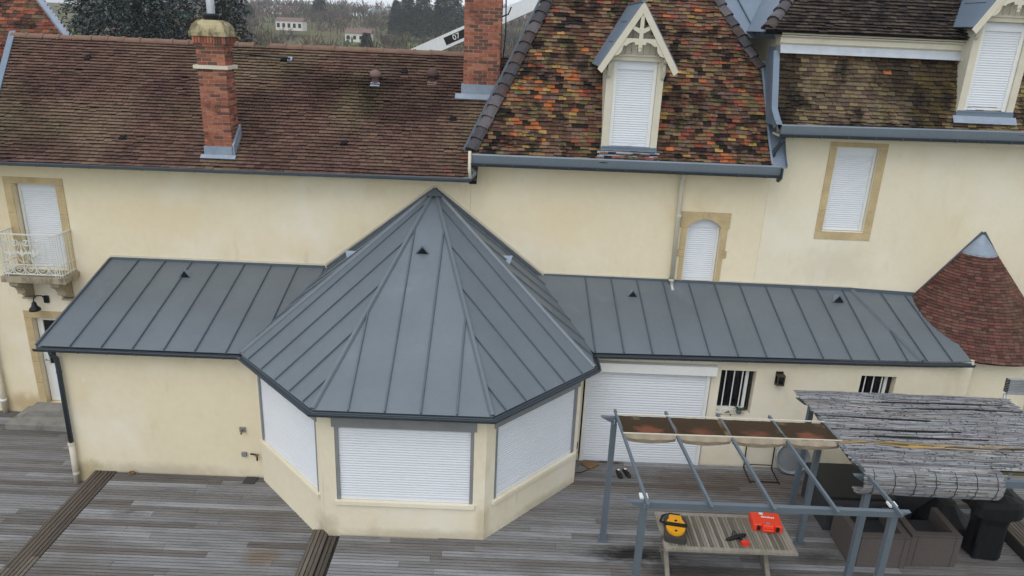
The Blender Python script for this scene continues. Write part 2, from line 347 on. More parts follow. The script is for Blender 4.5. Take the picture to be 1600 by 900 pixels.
def prof_surf(pts):
    """curved roof slope, the same along x: pts (y,z) from the eave up -> function v -> (point, V, N), total length"""
    P = [V((0, y, z)) for y, z in pts]; L = [0]
    for a, b in zip(P, P[1:]): L.append(L[-1] + (b - a).length)
    def f(v):
        i = 0
        while i < len(P) - 2 and v > L[i + 1]: i += 1
        d = (P[i + 1] - P[i]).normalized(); q = P[i] + d * (v - L[i]); return q, d, V((1, 0, 0)).cross(d)
    return f, L[-1]
def tiled(parent, prof, ulim, gauge, tw, colfn, m, singles=0, th=.022, vmax=None, rag=.006, x0=0):
    """plain-tile covering: real tiles, the lowest rows as single pieces"""
    f, L = prof_surf(prof); L = vmax or L; mb = MB(); done = 0; cache = {}
    U = V((1, 0, 0)); row = 0; v = 0
    while v < L - gauge * .5:
        q, d, N = f(v + gauge * .3); q = f(v)[0]
        u0, u1 = ulim(q.z); off = (row % 2) * tw / 2 + rnd.uniform(-.03, .03); k = math.floor((u0 - x0) / tw) - 1
        sag = .012 * nzv(row * .13, 3.1)
        while True:
            a = x0 + k * tw + off; b = a + tw; k += 1
            if a >= u1: break
            if b <= u0: continue
            full = a >= u0 and b <= u1; a = max(a, u0); b = min(b, u1)
            if b - a < .03: continue
            c = tuple(x * .9 for x in colfn((a + b) / 2, v, q.z)); t = th + rnd.uniform(-.005, .007); wob = rnd.uniform(-rag, rag) - (rnd.uniform(.01, .035) if rnd.random() < .04 else 0) + .012 * nzv((a + b) * .35, row * .21) + sag
            P = V(((a + b) / 2, q.y, q.z)) + d * wob; ang = rnd.gauss(0, .018)
            Uu = (U + d * ang).normalized(); Dd = (d - U * ang).normalized()
            if full and done < singles:
                key = tuple(round(x * 150) / 150 for x in c)
                if key not in cache: cache[key] = tile_mesh(tuple(max(.012, x) for x in key), tw - .006, gauge * 1.25, th, m)
                piece('tile', cache[key], frame_m(P + N * (t - th), Uu, Dd, N), parent); done += 1
            else: emit_tile(mb, P, Uu, Dd, N, b - a - .006, gauge * 1.25, t, c)
        v += gauge; row += 1
    return mb.build('tile_field', m, parent, kind='stuff')
def bed(parent, prof, ulim, m=None, name='roof'):
    mb = MB(); pts = []
    f, L = prof_surf(prof); n = 14
    for i in range(n + 1):
        q, d, N = f(L * i / n); q = q - N * .012; a, b = ulim(q.z); pts.append((V((a, q.y, q.z)), V((b, q.y, q.z))))
    for (a, b), (c, d) in zip(pts, pts[1:]): mb.poly([a, b, d, c]); mb.poly([V(p) + V((0, .06, -.05)) for p in (a, c, d, b)])
    return mb.build(name, m or TILEB, parent)
def clip2(poly, u, keep_less):
    out = []
    for i in range(len(poly)):
        a = poly[i]; b = poly[(i + 1) % len(poly)]
        ia = (a[0] <= u) == keep_less; ib = (b[0] <= u) == keep_less
        if ia: out.append(a)
        if ia != ib:
            t = (u - a[0]) / (b[0] - a[0]); out.append((u, a[1] + t * (b[1] - a[1])))
    return out
def zinc_face(parent, pts, us, m=None, end0=True, end1=True, seam_h=.034):
    """zinc slope: one panel per bay, standing seams between; pts[0], pts[1] are the eave"""
    m = m or ZINC
    P = [V(p) for p in pts]; U = (P[1] - P[0]).normalized(); N = U.cross(P[2] - P[0]).normalized()
    if N.z < 0: N = -N
    W = N.cross(U).normalized(); o = P[0]
    q = [((p - o).dot(U), (p - o).dot(W)) for p in P]
    lo = min(a for a, b in q); hi = max(a for a, b in q); cuts = [lo - .001] + list(us) + [hi + .001]
    for a, b in zip(cuts, cuts[1:]):
        c = clip2(clip2(q, a + (.003 if a > lo else 0), False), b - (.003 if b < hi else 0), True)
        cc = []
        for x in c:
            if not cc or (abs(x[0] - cc[-1][0]) + abs(x[1] - cc[-1][1])) > 1e-4: cc.append(x)
        if len(cc) < 3: continue
        lift = rnd.uniform(0, .002)
        MB().prism([o + U * x + W * y - N * .012 for x, y in cc], N * (.012 + lift)).build('panel', m, parent)
    for u in us:
        ys = []
        for i in range(len(q)):
            a = q[i]; b = q[(i + 1) % len(q)]
            if (a[0] - u) * (b[0] - u) <= 0 and abs(a[0] - b[0]) > 1e-6:
                t = (u - a[0]) / (b[0] - a[0]); ys.append(a[1] + t * (b[1] - a[1]))
        if len(ys) < 2: continue
        y0, y1 = min(ys), max(ys)
        if y1 - y0 < .15: continue
        mb = MB(); h = seam_h; wd = .011
        pr = [(-wd - .012, 0), (-wd, .006), (-wd * .8, h), (wd * .8, h), (wd, .006), (wd + .012, 0)]
        mb.prism([o + U * (u + a) + W * (y0 + .01) + N * b for a, b in pr], W * (y1 - y0 - .03)); mb.build('seam', ZINCSEAM, parent)
def cap_strip(parent, a, b, N1, N2, m=None, wd=.11, h=.05, name='hip_cap'):
    a = V(a); b = V(b); d = (b - a).normalized(); up = (V(N1) + V(N2)).normalized(); sd = d.cross(up).normalized()
    n1 = V(N1).normalized(); n2 = V(N2).normalized()
    s1 = n1.cross(d).normalized(); s1 = s1 if s1.dot(sd) < 0 else -s1
    s2 = n2.cross(d).normalized(); s2 = s2 if s2.dot(sd) > 0 else -s2
    pr = [a + s1 * wd / 2 - n1 * .002, a + s1 * wd * .42 + n1 * .02, a - sd * .025 + up * h, a + sd * .025 + up * h, a + s2 * wd * .42 + n2 * .02, a + s2 * wd / 2 - n2 * .002]
    return MB().prism(pr, b - a).build(name, m or ZINC, parent)
def vent(parent, P, U, W, N, s=.27):
    """small three-sided zinc roof vent"""
    P = V(P); mb = MB(); a = P - U * s / 2; b = P + U * s / 2; t = P + N * s * .66 + W * .05; k = P + W * s * 1.0
    mb.poly([a + N * .002, t, k]); mb.poly([b + N * .002, k, t])
    o = mb.build('roof_vent', LEADW, parent)
    MB().poly([a + U * .03 + N * .008 - W * .001, b - U * .03 + N * .008 - W * .001, t - N * .04 - W * .012]).build('vent_mouth', DARK, parent); MB().poly([a + N * .002 + W * .004, b + N * .002 + W * .004, t + W * .004]).build('vent_front', ZINCB, parent)
    return o

# ================================================================== SETTING
def hgt(x, y):
    t = max(0, min(1, (y - 150) / 330)); t = t * t * (3 - 2 * t)
    z = -.75 - .9 * max(0, min(1, (y - 20) / 120)) + 12.2 * t + (2.2 * nzv(x * .011, y * .011, 4) + .8 * nzv(x * .04, y * .04, 1)) * max(0, min(1, (y - 70) / 120))
    z += 3.0 * max(0, min(1, (x + 60) / 90)) * t
    if y > 520: z -= (y - 520) * .012
    return z
mb = MB(); xs = [-2500, -1200, -700] + [-450 + 18 * i for i in range(51)] + [700, 1200, 2500]; ys = [-60, 0, 30, 60] + [80 + 16 * i for i in range(32)] + [700, 1000, 1800, 3500]
for y in ys:
    for x in xs: mb.v.append(V((x, y, hgt(x, y))))
for j in range(len(ys) - 1):
    for i in range(len(xs) - 1):
        n = j * len(xs) + i; mb.f.append((n, n + 1, n + 1 + len(xs), n + len(xs))); mb.c.append(None)
mb.build('ground', GROUND, smooth=True, kind='structure')

# decks: four levels stepping up to the right, grooved boards laid along x
def board_mesh(col, m, along_y=False, wd=.129):
    mb = MB(); h = wd / 2
    pr = [(-h, -.03), (-h, -.003), (-h + .003, 0), (-.0085, 0), (-.007, -.022), (.007, -.022), (.0085, 0), (h - .003, 0), (h, -.003), (h, -.03)]
    mb.prism([V((0, p, q)) for p, q in pr], V((1, 0, 0)), col); me = mb.mesh('board'); me.materials.append(m)
    return me
BCOL = [lin(c) for c in ((120, 118, 117), (112, 109, 107), (127, 126, 127), (100, 95, 92), (138, 138, 140), (114, 109, 104), (108, 105, 103), (123, 122, 122))]
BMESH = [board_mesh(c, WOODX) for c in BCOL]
EMESH = [board_mesh(lin(c), WOODY) for c in ((92, 84, 76), (80, 73, 66), (104, 96, 87))]
def inside_bay(x, y): return y > -4.5 and abs(x) < min(3.0, 1.3 + (y + 4.5) * .88)
def deck(name, x0, x1, y0, y1, z, lo, hi, skip=None, pitch=.146):
    d = MB().box(x0, x1, y0, y1, z - .25, z - .035).build(name, DECKB, kind='structure')
    y = y1 - pitch / 2 - .01; r = 0
    while y > y0:
        x = x0 + .01; first = True
        while x < x1 - .05:
            l = rnd.uniform(lo, hi) * (rnd.uniform(.3, 1) if first else 1); first = False
            e = min(x1 - .008, x + l)
            if x1 - e < .5: e = x1 - .008
            if not (skip and skip(x, y) and skip(e, y)):
                k = int(abs(nzv(x * .7 + 9, y * 2.3, z) * 9 + rnd.random() * 4)) % len(BMESH)
                m = frame_m((x, y, z + rnd.uniform(-.002, .001)), ((e - x - .005), 0, 0), (0, 1, 0), (0, 0, 1))
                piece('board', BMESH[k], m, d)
            x = e
        y -= pitch; r += 1
    return d
def edge_band(dk, x0, n, y0, y1, z):
    for i in range(n):
        y = y1
        while y > y0:
            l = rnd.uniform(2.4, 3.6); e = max(y0, y - l)
            piece('edge_board', EMESH[(i + rnd.randrange(3)) % 3], frame_m((x0 + .073 + i * .146, y, z + .004), (0, -(y - e - .006), 0), (1, 0, 0), (0, 0, 1)), dk); y = e
DZL, DZM, DZR, DZT = -.5, -.24, 0.0, .2
d = deck('deck_low', -13.5, -6.39, -6.9, -.02, DZL, 2.2, 4.2)
d = deck('deck_middle', -5.94, -1.62, -6.9, -2.62, DZM, 2.2, 4.2)
edge_band(d, -6.38, 3, -6.9, -2.62, DZM); MB().box(-6.385, -5.945, -6.9, -2.62, DZM - .27, DZM - .024).build('edge_joist', DECKB, d)
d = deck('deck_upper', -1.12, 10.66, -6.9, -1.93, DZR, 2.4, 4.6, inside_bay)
edge_band(d, -1.61, 2, -6.9, -4.45, DZR); edge_band(d, -1.305, 1, -6.9, -4.6, DZR - .012)
MB().box(-1.615, -1.125, -6.9, -4.4, DZR - .27, DZR - .038).build('edge_joist', DECKB, d)
d = deck('deck_top', 11.08, 15.5, -6.9, -2.2, DZT, 2.4, 4.2)
edge_band(d, 10.68, 3, -6.9, -2.2, DZT); MB().box(10.675, 11.085, -6.9, -2.2, DZT - .3, DZT - .024).build('edge_joist', DECKB, d)

# ================================================================== HOUSES
FW = Fr((0, 0, 0), (1, 0, 0))         # main facade, s = x
# ---------- left wing
LH = empty('house_wing', (-4.5, 0, -.5), None, 'long low cream house wing with brown tiled roof at the left', 'house')
wall(LH, FW, -13.5, .735, -.6, 5.42, [(-8.76, -7.86, 2.98, 4.84), (-8.86, -7.9, -.28, 1.84)], PLASTER)
MB().box(-13.5, .7, .3, 5.4, -.6, 5.3).build('house_core', PLASTER, LH)
LPROF = [(-.44, 5.36), (-.2, 5.53), (2.55, 7.66)]
def lul(z): return (-9.25 - (z - 5.9) * .33 if z > 5.4 else -9.1, .75 + max(0, z - 5.99) * .49 + .12)
LPAL = [lin(c) for c in ((112, 86, 77), (106, 80, 72), (116, 90, 80), (99, 76, 69), (108, 86, 76))]
def lcol(u, v, z):
    c = jit(LPAL[rnd.randrange(5)], .12); k = nzv(u * .5, v * .7, 2)
    k += rnd.uniform(-.08, .08)
    if k > .02: c = tuple(x * (1 - min(.45, (k - .02) * 1.1)) for x in c)
    k2 = max(0, min(.32, (nzv(u * .8 + 20, v * .5) - .05) * .7 + rnd.uniform(-.08, .08))); c = tuple(a * (1 - k2) + b * k2 for a, b in zip(c, lin((146, 136, 104))))
    if (.28 < u < .62 and z < 5.72 and rnd.random() < .22): c = lin((138, 88, 74))
    sx = (u + 1.5) / 1.25; sy = (z - 6.98) / .16; so_ = math.exp(-sx * sx - sy * sy) + .9 * math.exp(-((u + 1.58) / .25) ** 2 - ((z - 6.7) / .3) ** 2)      # soot round the flue cap
    return tuple(x * (1 - .72 * min(1, so_)) for x in c)
lr = bed(LH, LPROF, lul)
tiled(lr, LPROF, lul, .094, .175, lcol, TILEL, 0, th=.05, rag=.006)
MB().poly([(-9.85, 2.55, 7.62), (1.5, 2.55, 7.62), (1.5, 5.6, 5.2), (-9.85, 5.6, 5.2)]).build('rear_slope', TILEB, lr)
def ridge_tile_mesh(r, l, m, col=None):
    mb = MB(); n = 8
    for (x0, x1, r0, r1) in ((0, l * .84, r, r * .97), (l * .84, l, r * 1.13, r * 1.13)):
        a = [V((x0, -r0 * math.cos(math.pi * i / n), r0 * math.sin(math.pi * i / n) * .85)) for i in range(n + 1)]
        b = [V((x1, -r1 * math.cos(math.pi * i / n), r1 * math.sin(math.pi * i / n) * .85)) for i in range(n + 1)]
        for i in range(n): mb.poly([a[i], b[i], b[i + 1], a[i + 1]], col)
        mb.poly(a, col); mb.poly(b[::-1], col)
    me = mb.mesh('ridge_tile'); me.materials.append(m); return me
RT = ridge_tile_mesh(.115, .37, RIDGET)
for i in range(29):
    x = -9.85 + i * .365
    if -4.72 < x < -4.15: continue
    piece('ridge_tile', RT, frame_m((x, 2.55 + rnd.uniform(-.01, .01), 7.63 + rnd.uniform(-.008, .008)), (1, 0, rnd.uniform(-.015, .015)), (0, 1, 0), (0, 0, 1)), lr)
gutter(LH, [(-13.5, -.42, 5.33), (-8.63, -.42, 5.37), (.75, -.42, 5.43)], .07, GUTTER)
MB().box(-13.4, .72, -.4, -.01, 5.3, 5.33).build('soffit', CREAMP, LH)
# verge flashing at the neighbouring roof
MB().beam((-9.28, .55, 6.16), (-9.86, 2.6, 7.73), .13, .07, (0, -.6, .8)).build('verge_flashing', ZINCB, lr)
MB().beam((-9.14, -.4, 5.42), (-9.28, .55, 6.16), .13, .07, (0, -.6, .8)).build('verge_flashing', ZINCB, lr)
# ventilator caps, vent tiles, strut
lf, lL = prof_surf(LPROF)
def lpt(x, z):
    v = 0
    while lf(v)[0].z < z and v < lL: v += .01
    q, d_, N_ = lf(v); return V((x, q.y, q.z)), d_, N_
for x, z, mm in ((-1.5, 7.03, LEADW), (-.26, 7.1, TERRAC)):
    P, d_, N_ = lpt(x, z)
    vp = MB().lathe([(.0, .27), (.08, .25), (.125, .2), (.13, .14), (.12, .115), (.085, .115), (.085, -.05)], P, 14).build('ventilator', TERRAC if mm is LEADW else mat('dark_clay', (80, 64, 60), .85), lr, smooth=True)
    MB().obox(P - d_ * .1 + N_ * .03, (1, 0, 0), d_, N_, .2, .12, .02).build('ventilator_flashing', mm, lr)
for x, z in ((-7.9, 7.2), (-6.4, 5.78), (-1.9, 5.85), (-3.62, 7.35), (.28, 6.35), (-.9, 7.2)):
    P, d_, N_ = lpt(x, z)
    MB().prism([P - V((.09, 0, 0)) + N_ * .02, P + V((.09, 0, 0)) + N_ * .02, P + V((.05, 0, 0)) + N_ * .075, P - V((.05, 0, 0)) + N_ * .075], d_ * .1).build('vent_tile', DARK, lr)
P, d_, N_ = lpt(-3.48, 7.38)
MB().obox(P + N_ * .04, (1, 0, 0), d_, N_, .1, .12, .06).build('strut_plate', LEADW, lr)
MB().tube([P + N_ * .07, V((-4.06, .2, 7.6))], .018, 6).build('strut', BLACKP, lr)
# chimneys, brick by brick
BRCOL = [lin(c) for c in ((158, 98, 80), (146, 88, 72), (166, 108, 88), (132, 82, 70), (152, 92, 74), (106, 74, 66))]
BRC = {}
def brick(parent, c, U, N, l, h):
    k = rnd.randrange(6) if rnd.random() < .8 else 5
    if k not in BRC:
        mb = MB().box(-.5, .5, -.5, .5, -.5, .5, BRCOL[k]); BRC[k] = mb.mesh('brick'); BRC[k].materials.append(BRICK)
    U = V(U); N = V(N)
    piece('brick', BRC[k], frame_m(V(c) + N * rnd.uniform(-.003, .004), U * l, N * .05, (0, 0, h)), parent)
def brick_faces(parent, x0, x1, y0, y1, z0, z1, pitch, length, faces='FRL'):
    MB().box(x0 + .012, x1 - .012, y0 + .012, y1 - .012, z0, z1).build('mortar_core', MORTAR, parent)
    n = int(round((z1 - z0) / pitch)); p = (z1 - z0) / n
    for r in range(n):
        zc = z0 + (r + .5) * p
        for fc in faces:
            if fc == 'F': o, U, N, L = V((x0, y0, 0)), (1, 0, 0), (0, -1, 0), x1 - x0
            elif fc == 'R': o, U, N, L = V((x1, y0 + .03, 0)), (0, 1, 0), (1, 0, 0), y1 - y0 - .03
            else: o, U, N, L = V((x0, y0 + .03, 0)), (0, 1, 0), (-1, 0, 0), y1 - y0 - .03
            s = 0; first = True
            while s < L - .03:
                l = length if not (first and r % 2) else length / 2
                first = False; e = min(L, s + l)
                if L - e < length * .3: e = L
                brick(parent, o + V(U) * ((s + e) / 2) + V((0, 0, zc)) - V(N) * .025, U, N, e - s - .017, p - .015); s = e
C1 = empty('chimney', (-4.34, .1, 5.4), LH)
cx0, cx1, cy0, cy1 = -4.625, -4.065, -.14, .3
brick_faces(C1, cx0, cx1, cy0, cy1, 5.4, 7.3, .069, .2, 'FR')
brick_faces(C1, cx0, cx1, cy0, cy1, 7.365, 7.71, .069, .2, 'FR')
MB().box(cx0 - .055, cx1 + .055, cy0 - .055, cy1 + .055, 7.295, 7.363).build('stone_band', CREAMP, C1)
brick_faces(C1, cx0 - .03, cx1 + .03, cy0 - .03, cy1 + .03, 7.712, 7.77, .058, .2, 'FR')
MB().box(cx0 - .03, cx1 + .03, cy0 - .03, cy1 + .03, 7.772, 7.9).build('mortar_core', MORTAR, C1)
for i in range(11): brick(C1, (cx0 - .03 + .0565 * (i + .5), cy0 - .03, 7.836), (1, 0, 0), (0, -1, 0), .04, .12)
for i in range(9): brick(C1, (cx1 + .03, cy0 + .0565 * (i + .3), 7.836), (0, 1, 0), (1, 0, 0), .04, .12)
MB().prism([(cx0 - .075, cy0 - .075, 7.9), (cx1 + .075, cy0 - .075, 7.9), (cx1 + .075, cy1 + .075, 7.9), (cx0 - .075, cy1 + .075, 7.9)], (0, 0, .085)).build('cap_slab', CAPST, C1)
mb = MB(); lv = ((.335, 0), (.325, .05), (.295, .12), (.24, .18), (.16, .21)); ccx, ccy = (cx0 + cx1) / 2, (cy0 + cy1) / 2
ring = [[V((ccx + r * sx, ccy + r * .85 * sy, 7.985 + z)) for sx, sy in ((-1, -1), (0, -1.03), (1, -1), (1.03, 0), (1, 1), (0, 1.03), (-1, 1), (-1.03, 0))] for r, z in lv]
for a, b in zip(ring, ring[1:]):
    for i in range(8): mb.poly([a[i], a[(i + 1) % 8], b[(i + 1) % 8], b[i]])
mb.poly(ring[-1]); mb.build('cap_dome', CAPST, C1)
MB().lathe([(.0, .1), (.15, .1), (.16, .06), (.13, .0), (.12, -.04)], (ccx, ccy, 8.21), 16).build('flue_collar', BLACKP, C1, smooth=True)
MB().lathe([(.075, 0), (.075, .8), (0, .8)], (ccx, ccy, 8.27), 14).build('flue_pipe', GALV, C1, smooth=True)
MB().box(cx0 - .012, cx1 + .012, cy0 - .02, cy0 + .2, 5.5, 5.8).build('flashing', LEADW, C1)
MB().hexa([(cx1, cy0 - .02, 5.6), (cx1 + .04, cy0 - .02, 5.6), (cx1 + .04, .32, 5.9), (cx1, .32, 5.9), (cx1, cy0 - .02, 5.84), (cx1 + .04, cy0 - .02, 5.84), (cx1 + .04, .32, 6.2), (cx1, .32, 6.2)]).build('flashing', LEADW, C1)
MB().obox((ccx, cy0 - .07, 5.6), (1, 0, 0), (0, .79, .61), (0, -.61, .79), .7, .1, .02).build('flashing_apron', LEADW, C1)
C2 = empty('chimney', (.84, 1.8, 6.7), LH)
brick_faces(C2, .43, 1.23, 1.5, 2.15, 6.6, 9.9, .072, .21, 'FR')
MB().box(.4, 1.26, 1.46, 1.8, 6.75, 7.1).build('flashing', LEADW, C2)
MB().obox((.75, 1.4, 6.84), (1, 0, 0), (0, .79, .61), (0, -.61, .79), .95, .16, .03).build('flashing_apron', LEADW, C2)
MB().box(.36, 1.3, 1.42, 2.22, 9.9, 10.05).build('cap_slab', CAPST, C2)
MB().tube([(1.3, 1.5, 7.0), (1.27, 1.48, 7.5), (1.32, 1.48, 8.2), (1.29, 1.48, 9.4)], .014, 6).build('cable', BLACKP, C2)
MB().tube([(1.22, 1.6, 8.5), (1.36, 1.45, 8.55), (1.42, 1.45, 8.7)], .016, 6).build('cable_bracket', BLACKP, C2)
# balcony window
W1 = empty('window', (-8.31, 0, 2.98), LH)
stones(W1, FW, -8.76, -7.86, 2.98, 4.84, .17, .17, .14, 0, jh=.6)
shutter(W1, FW, -8.74, -7.88, 2.99, 4.83, -.17)
BAL = empty('balcony', (-8.31, -.27, 2.85), LH)
MB().box(-8.98, -7.64, -.55, -.016, 2.85, 2.975).build('slab', GREYSTONE, BAL)
for x in (-8.78, -7.93):
    pr = [(-.0, 2.84), (-.46, 2.84), (-.48, 2.76), (-.4, 2.7), (-.33, 2.66), (-.28, 2.58), (-.27, 2.5), (-.17, 2.46), (-.13, 2.41), (-.0, 2.38)]
    MB().prism([V((x - .09, y - .012, z)) for y, z in pr], (.18, 0, 0)).build('bracket', GREYSTONE, BAL)
    MB().box(x - .11, x + .11, -.14, -.015, 2.33, 2.375).build('bracket_foot', GREYSTONE, BAL)
X0, X1, YF = -8.93, -7.7, -.5
for a, b in (((X0, YF), (X1, YF)), ((X0, YF), (X0, -.02)), ((X1, YF), (X1, -.02))):
    MB().beam((*a, 3.89), (*b, 3.89), .045, .022).build('hand_rail', IRON, BAL)
    MB().beam((*a, 3.03), (*b, 3.03), .03, .016).build('lower_rail', IRON, BAL); MB().beam((*a, 3.24), (*b, 3.24), .02, .012).build('lower_rail', IRON, BAL)
mb = MB()
for x in [X0, X0 + .05, X0 + .1, X1, X1 - .05, X1 - .1, X1 - .15] : mb.tube([(x, YF, 2.98), (x, YF, 3.88)], .009, 5)
for x in (X0, X1):
    for y in (-.4, -.3, -.2, -.1): mb.tube([(x, y, 2.98), (x, y, 3.88)], .009, 5)
for i in range(4): mb.tube([(X0 + .22 + i * .245, YF, 3.03), (X0 + .22 + i * .245, YF, 3.75)], .01, 5)
mb.build('bar', IRON, BAL, kind='stuff')
def spiral(cx, cz, r, a0, turns, sgn, y=YF): return [(cx + sgn * r * (1 - .75 * t) * math.cos(a0 + turns * 2 * math.pi * t), y, cz + r * (1 - .75 * t) * math.sin(a0 + turns * 2 * math.pi * t)) for t in [i / 22 for i in range(23)]]
mb = MB()
for i in range(5):
    cx = X0 + .1 + i * .245
    mb.tube([(cx + .105 * math.cos(t), YF, 3.135 + .095 * math.sin(t)) for t in [2 * math.pi * k / 16 for k in range(16)]], .009, 5, True)
    mb.tube(spiral(cx + .0, 3.135, .06, 0, 1.4, 1), .007, 5)
for cx in (X0 + .22, X0 + .465, X0 + .71):
    for s in (-1, 1):
        mb.tube(spiral(cx + s * .1, 3.72, .085, math.pi * .9, 1.3, -s), .009, 5)
        mb.tube([(cx + s * .02, YF, 3.28), (cx + s * .1, YF, 3.36), (cx + s * .115, YF, 3.5), (cx + s * .05, YF, 3.62), (cx + s * .02, YF, 3.7)], .008, 5)
mb.build('scroll', IRON, BAL, kind='stuff')
for cx in (X0 + .22, X0 + .465, X0 + .71):
    mb = MB()
    mb.prism([(cx - .025, YF - .015, 3.42), (cx + .025, YF - .015, 3.42), (cx + .035, YF - .015, 3.5), (cx, YF - .015, 3.6), (cx - .035, YF - .015, 3.5)], (0, .02, 0))
    for s in (-1, 1): mb.prism([(cx + s * .02, YF - .015, 3.44), (cx + s * .05, YF - .015, 3.52), (cx + s * .1, YF - .015, 3.53), (cx + s * .125, YF - .015, 3.47), (cx + s * .085, YF - .015, 3.485), (cx + s * .05, YF - .015, 3.46)], (0, .02, 0))
    mb.build('fleur_ornament', IRON, BAL)
# door under the balcony
DR = empty('door', (-8.38, 0, -.28), LH)
stones(DR, FW, -8.86, -7.9, -.28, 1.84, .17, .17, .17, 0, jh=.55)
MB().box(-8.84, -7.92, .13, .17, -.27, .62).build('lower_panel', WHITEP, DR)
for a, b in ((-8.84, -8.72), (-8.42, -8.36), (-8.04, -7.92)): MB().box(a, b, .12, .175, .622, 1.83).build('stile', WHITEP, DR)
for z in (.62, 1.3, 1.74): MB().box(-8.72, -8.04, .128, .168, z, z + (.05 if z < 1.7 else .09)).build('muntin', WHITEP, DR)
MB().box(-8.74, -8.03, .15, .16, .63, 1.78).build('pane', GLASS, DR)
MB().box(-8.72, -8.04, .125, .13, -.15, .48).build('panel_moulding', WHITE, DR)
MB().tube([(-8.78, .12, .78), (-8.78, .06, .78), (-8.66, .06, .78)], .012, 6).build('handle', GALV, DR)
ST = empty('door_steps', (-8.3, -.4, DZL), None, 'two grey stone steps below the white glazed door', 'steps')
MB().box(-9.32, -7.4, -.84, -.02, DZL + .003, DZL + .13).build('step', STEPSTONE, ST)
MB().box(-9.08, -7.5, -.42, -.02, DZL + .132, DZL + .255).build('step', STEPSTONE, ST)
# old pipe at the frame edge
DP = empty('downpipe', (-9.8, -.09, DZL), LH)
MB().tube([(-9.8, -.09, .62), (-9.8, -.09, 3.0), (-9.8, -.09, 5.2), (-9.8, -.3, 5.32)], .05, 10).build('pipe', GUTTERD, DP, smooth=True)
MB().tube([(-9.8, -.09, DZL + .003), (-9.8, -.09, .6)], .062, 10).build('pipe_shoe', CREAMP, DP, smooth=True)
MB().tube([(-9.8, -.09, -.22), (-9.8, -.09, -.15)], .072, 10).build('collar', WHITEP, DP, smooth=True)

# ---------- central house
CH = empty('house_block', (3.8, 0, -.2), None, 'central tall cream house with steep mottled orange, yellow and brown tiled roof', 'house')
wall(CH, FW, .738, 6.86, -.2, 5.84, [(5.3, 6.02, 3.28, 4.72)], PLASTER)
MB().box(.8, 6.8, .3, 6, -.2, 5.8).build('house_core', PLASTER, CH)
CPROF = [(-.44, 5.86), (-.24, 6.06), (-.02, 6.4), (2.45, 10.68)]
def cul(z): return (.72 + max(0, z - 5.99) * .491, 6.6 - (z - 7.74) * .661 if z > 7.74 else 6.6 + (7.74 - z) / 1.82 * .14)
CP = dict(br=(90, 68, 56), rb=(108, 76, 62), mv=(112, 90, 80), org=(170, 100, 62), red=(138, 78, 62), yel=(164, 134, 80), blk=(42, 37, 34), ol=(108, 98, 68), tan=(132, 106, 78))
CP = {k: lin(c) for k, c in CP.items()}
def ccol(u, v, z):
    a = nzv(u * .9, v * .9, 1); b = nzv(u * .7 + 30, v * .7, 2); c = nzv(u * 1.3 + 60, v * 1.3, 5); r = rnd.random()
    w_ = dict(br=1.3, rb=.9, mv=.8, org=.06 + max(0, a - .1) * 2.2, red=.15 + max(0, b) * 1.2, yel=.06 + max(0, nzv(u * .8 + 8, v * .8, 9) - .05) * 2.4, blk=.4 + max(0, c) * 2.6, ol=.75, tan=.9)
    if 1.2 < u < 3.1 and z < 7.9: w_['yel'] += .35; w_['org'] += .3
    if u > 5.2: w_['red'] += .45; w_['org'] += .12; w_['yel'] *= .6
    t = sum(w_.values()) * r
    for k, x in w_.items():
        t -= x
        if t <= 0: break
    return jit(CP[k], .2)
cr = bed(CH, CPROF, cul)
tiled(cr, CPROF, cul, .083, .165, ccol, TILE, 300, th=.044, rag=.013)
def hp(z):
    a, b = cul(z); f_, L_ = prof_surf(CPROF); v = 0
    while f_(v)[0].z < z and v < L_: v += .01
    q = f_(v)[0]; return V((a, q.y, q.z)), V((b, q.y, q.z))
A0, B0 = hp(5.98); A1, B1 = hp(10.4); Bm = hp(7.72)[1]
MB().poly([A0, A1, A1 + V((0, 4, 0)), A0 + V((0, 7, 0))]).build('hip_slope', TILEB, cr)
MB().poly([Bm, B1, B1 + V((0, 4, 0)), Bm + V((0, 7, 0))]).build('hip_slope', TILEB, cr)
HT = []
for c in ((78, 76, 80), (66, 64, 68), (90, 86, 88), (72, 62, 60)):
    mb = MB(); l = .31; c = lin(c)
    for sx, t in ((0, 0), (1, .0)): pass
    pa = [(-.15, -.075), (-.125, -.01), (-.05, .045), (.05, .045), (.125, -.01), (.15, -.075)]
    a = [V((0, y * 1.08, z + .03)) for y, z in pa]; b = [V((l, y * .9, z - .012)) for y, z in pa]
    for i in range(5): mb.poly([a[i], a[i + 1], b[i + 1], b[i]], c)
    mb.poly(a[::-1], c); mb.poly(b, c); mb.prism([V((0, y, z + .03)) for y, z in ((-.16, -.08), (-.05, .025), (.05, .025), (.16, -.08))], (.02, 0, 0), c)
    me = mb.mesh('hip_tile'); me.materials.append(HIPT); HT.append(me)
def hip_run(parent, a, b, up, step=.255, meshes=HT, pick=None, sc=1):
    a = V(a); b = V(b); d = (b - a); n = int(d.length / step); d.normalize(); up = V(up); sd = up.cross(d).normalized(); up = d.cross(sd)
    for i in range(n):
        k = rnd.randrange(len(meshes)) if pick is None else pick(i)
        piece('hip_tile', meshes[k], frame_m(a + d * (i * step), (d * 1 + up * rnd.uniform(-.03, .03)) * sc, (sd + d * rnd.uniform(-.05, .05)) * sc, up * sc), parent)
upL = V((-.7, -.55, .6)); upR = V((.7, -.45, .6))
hip_run(cr, A0, A1, upL); hip_run(cr, Bm, B1, upR, .26)
MB().beam(A0 + V((-.14, .12, -.05)), A1 + V((-.14, .12, -.05)), .1, .05, (-.8, 0, .5)).build('valley_flashing', ZINCSEAM, cr)
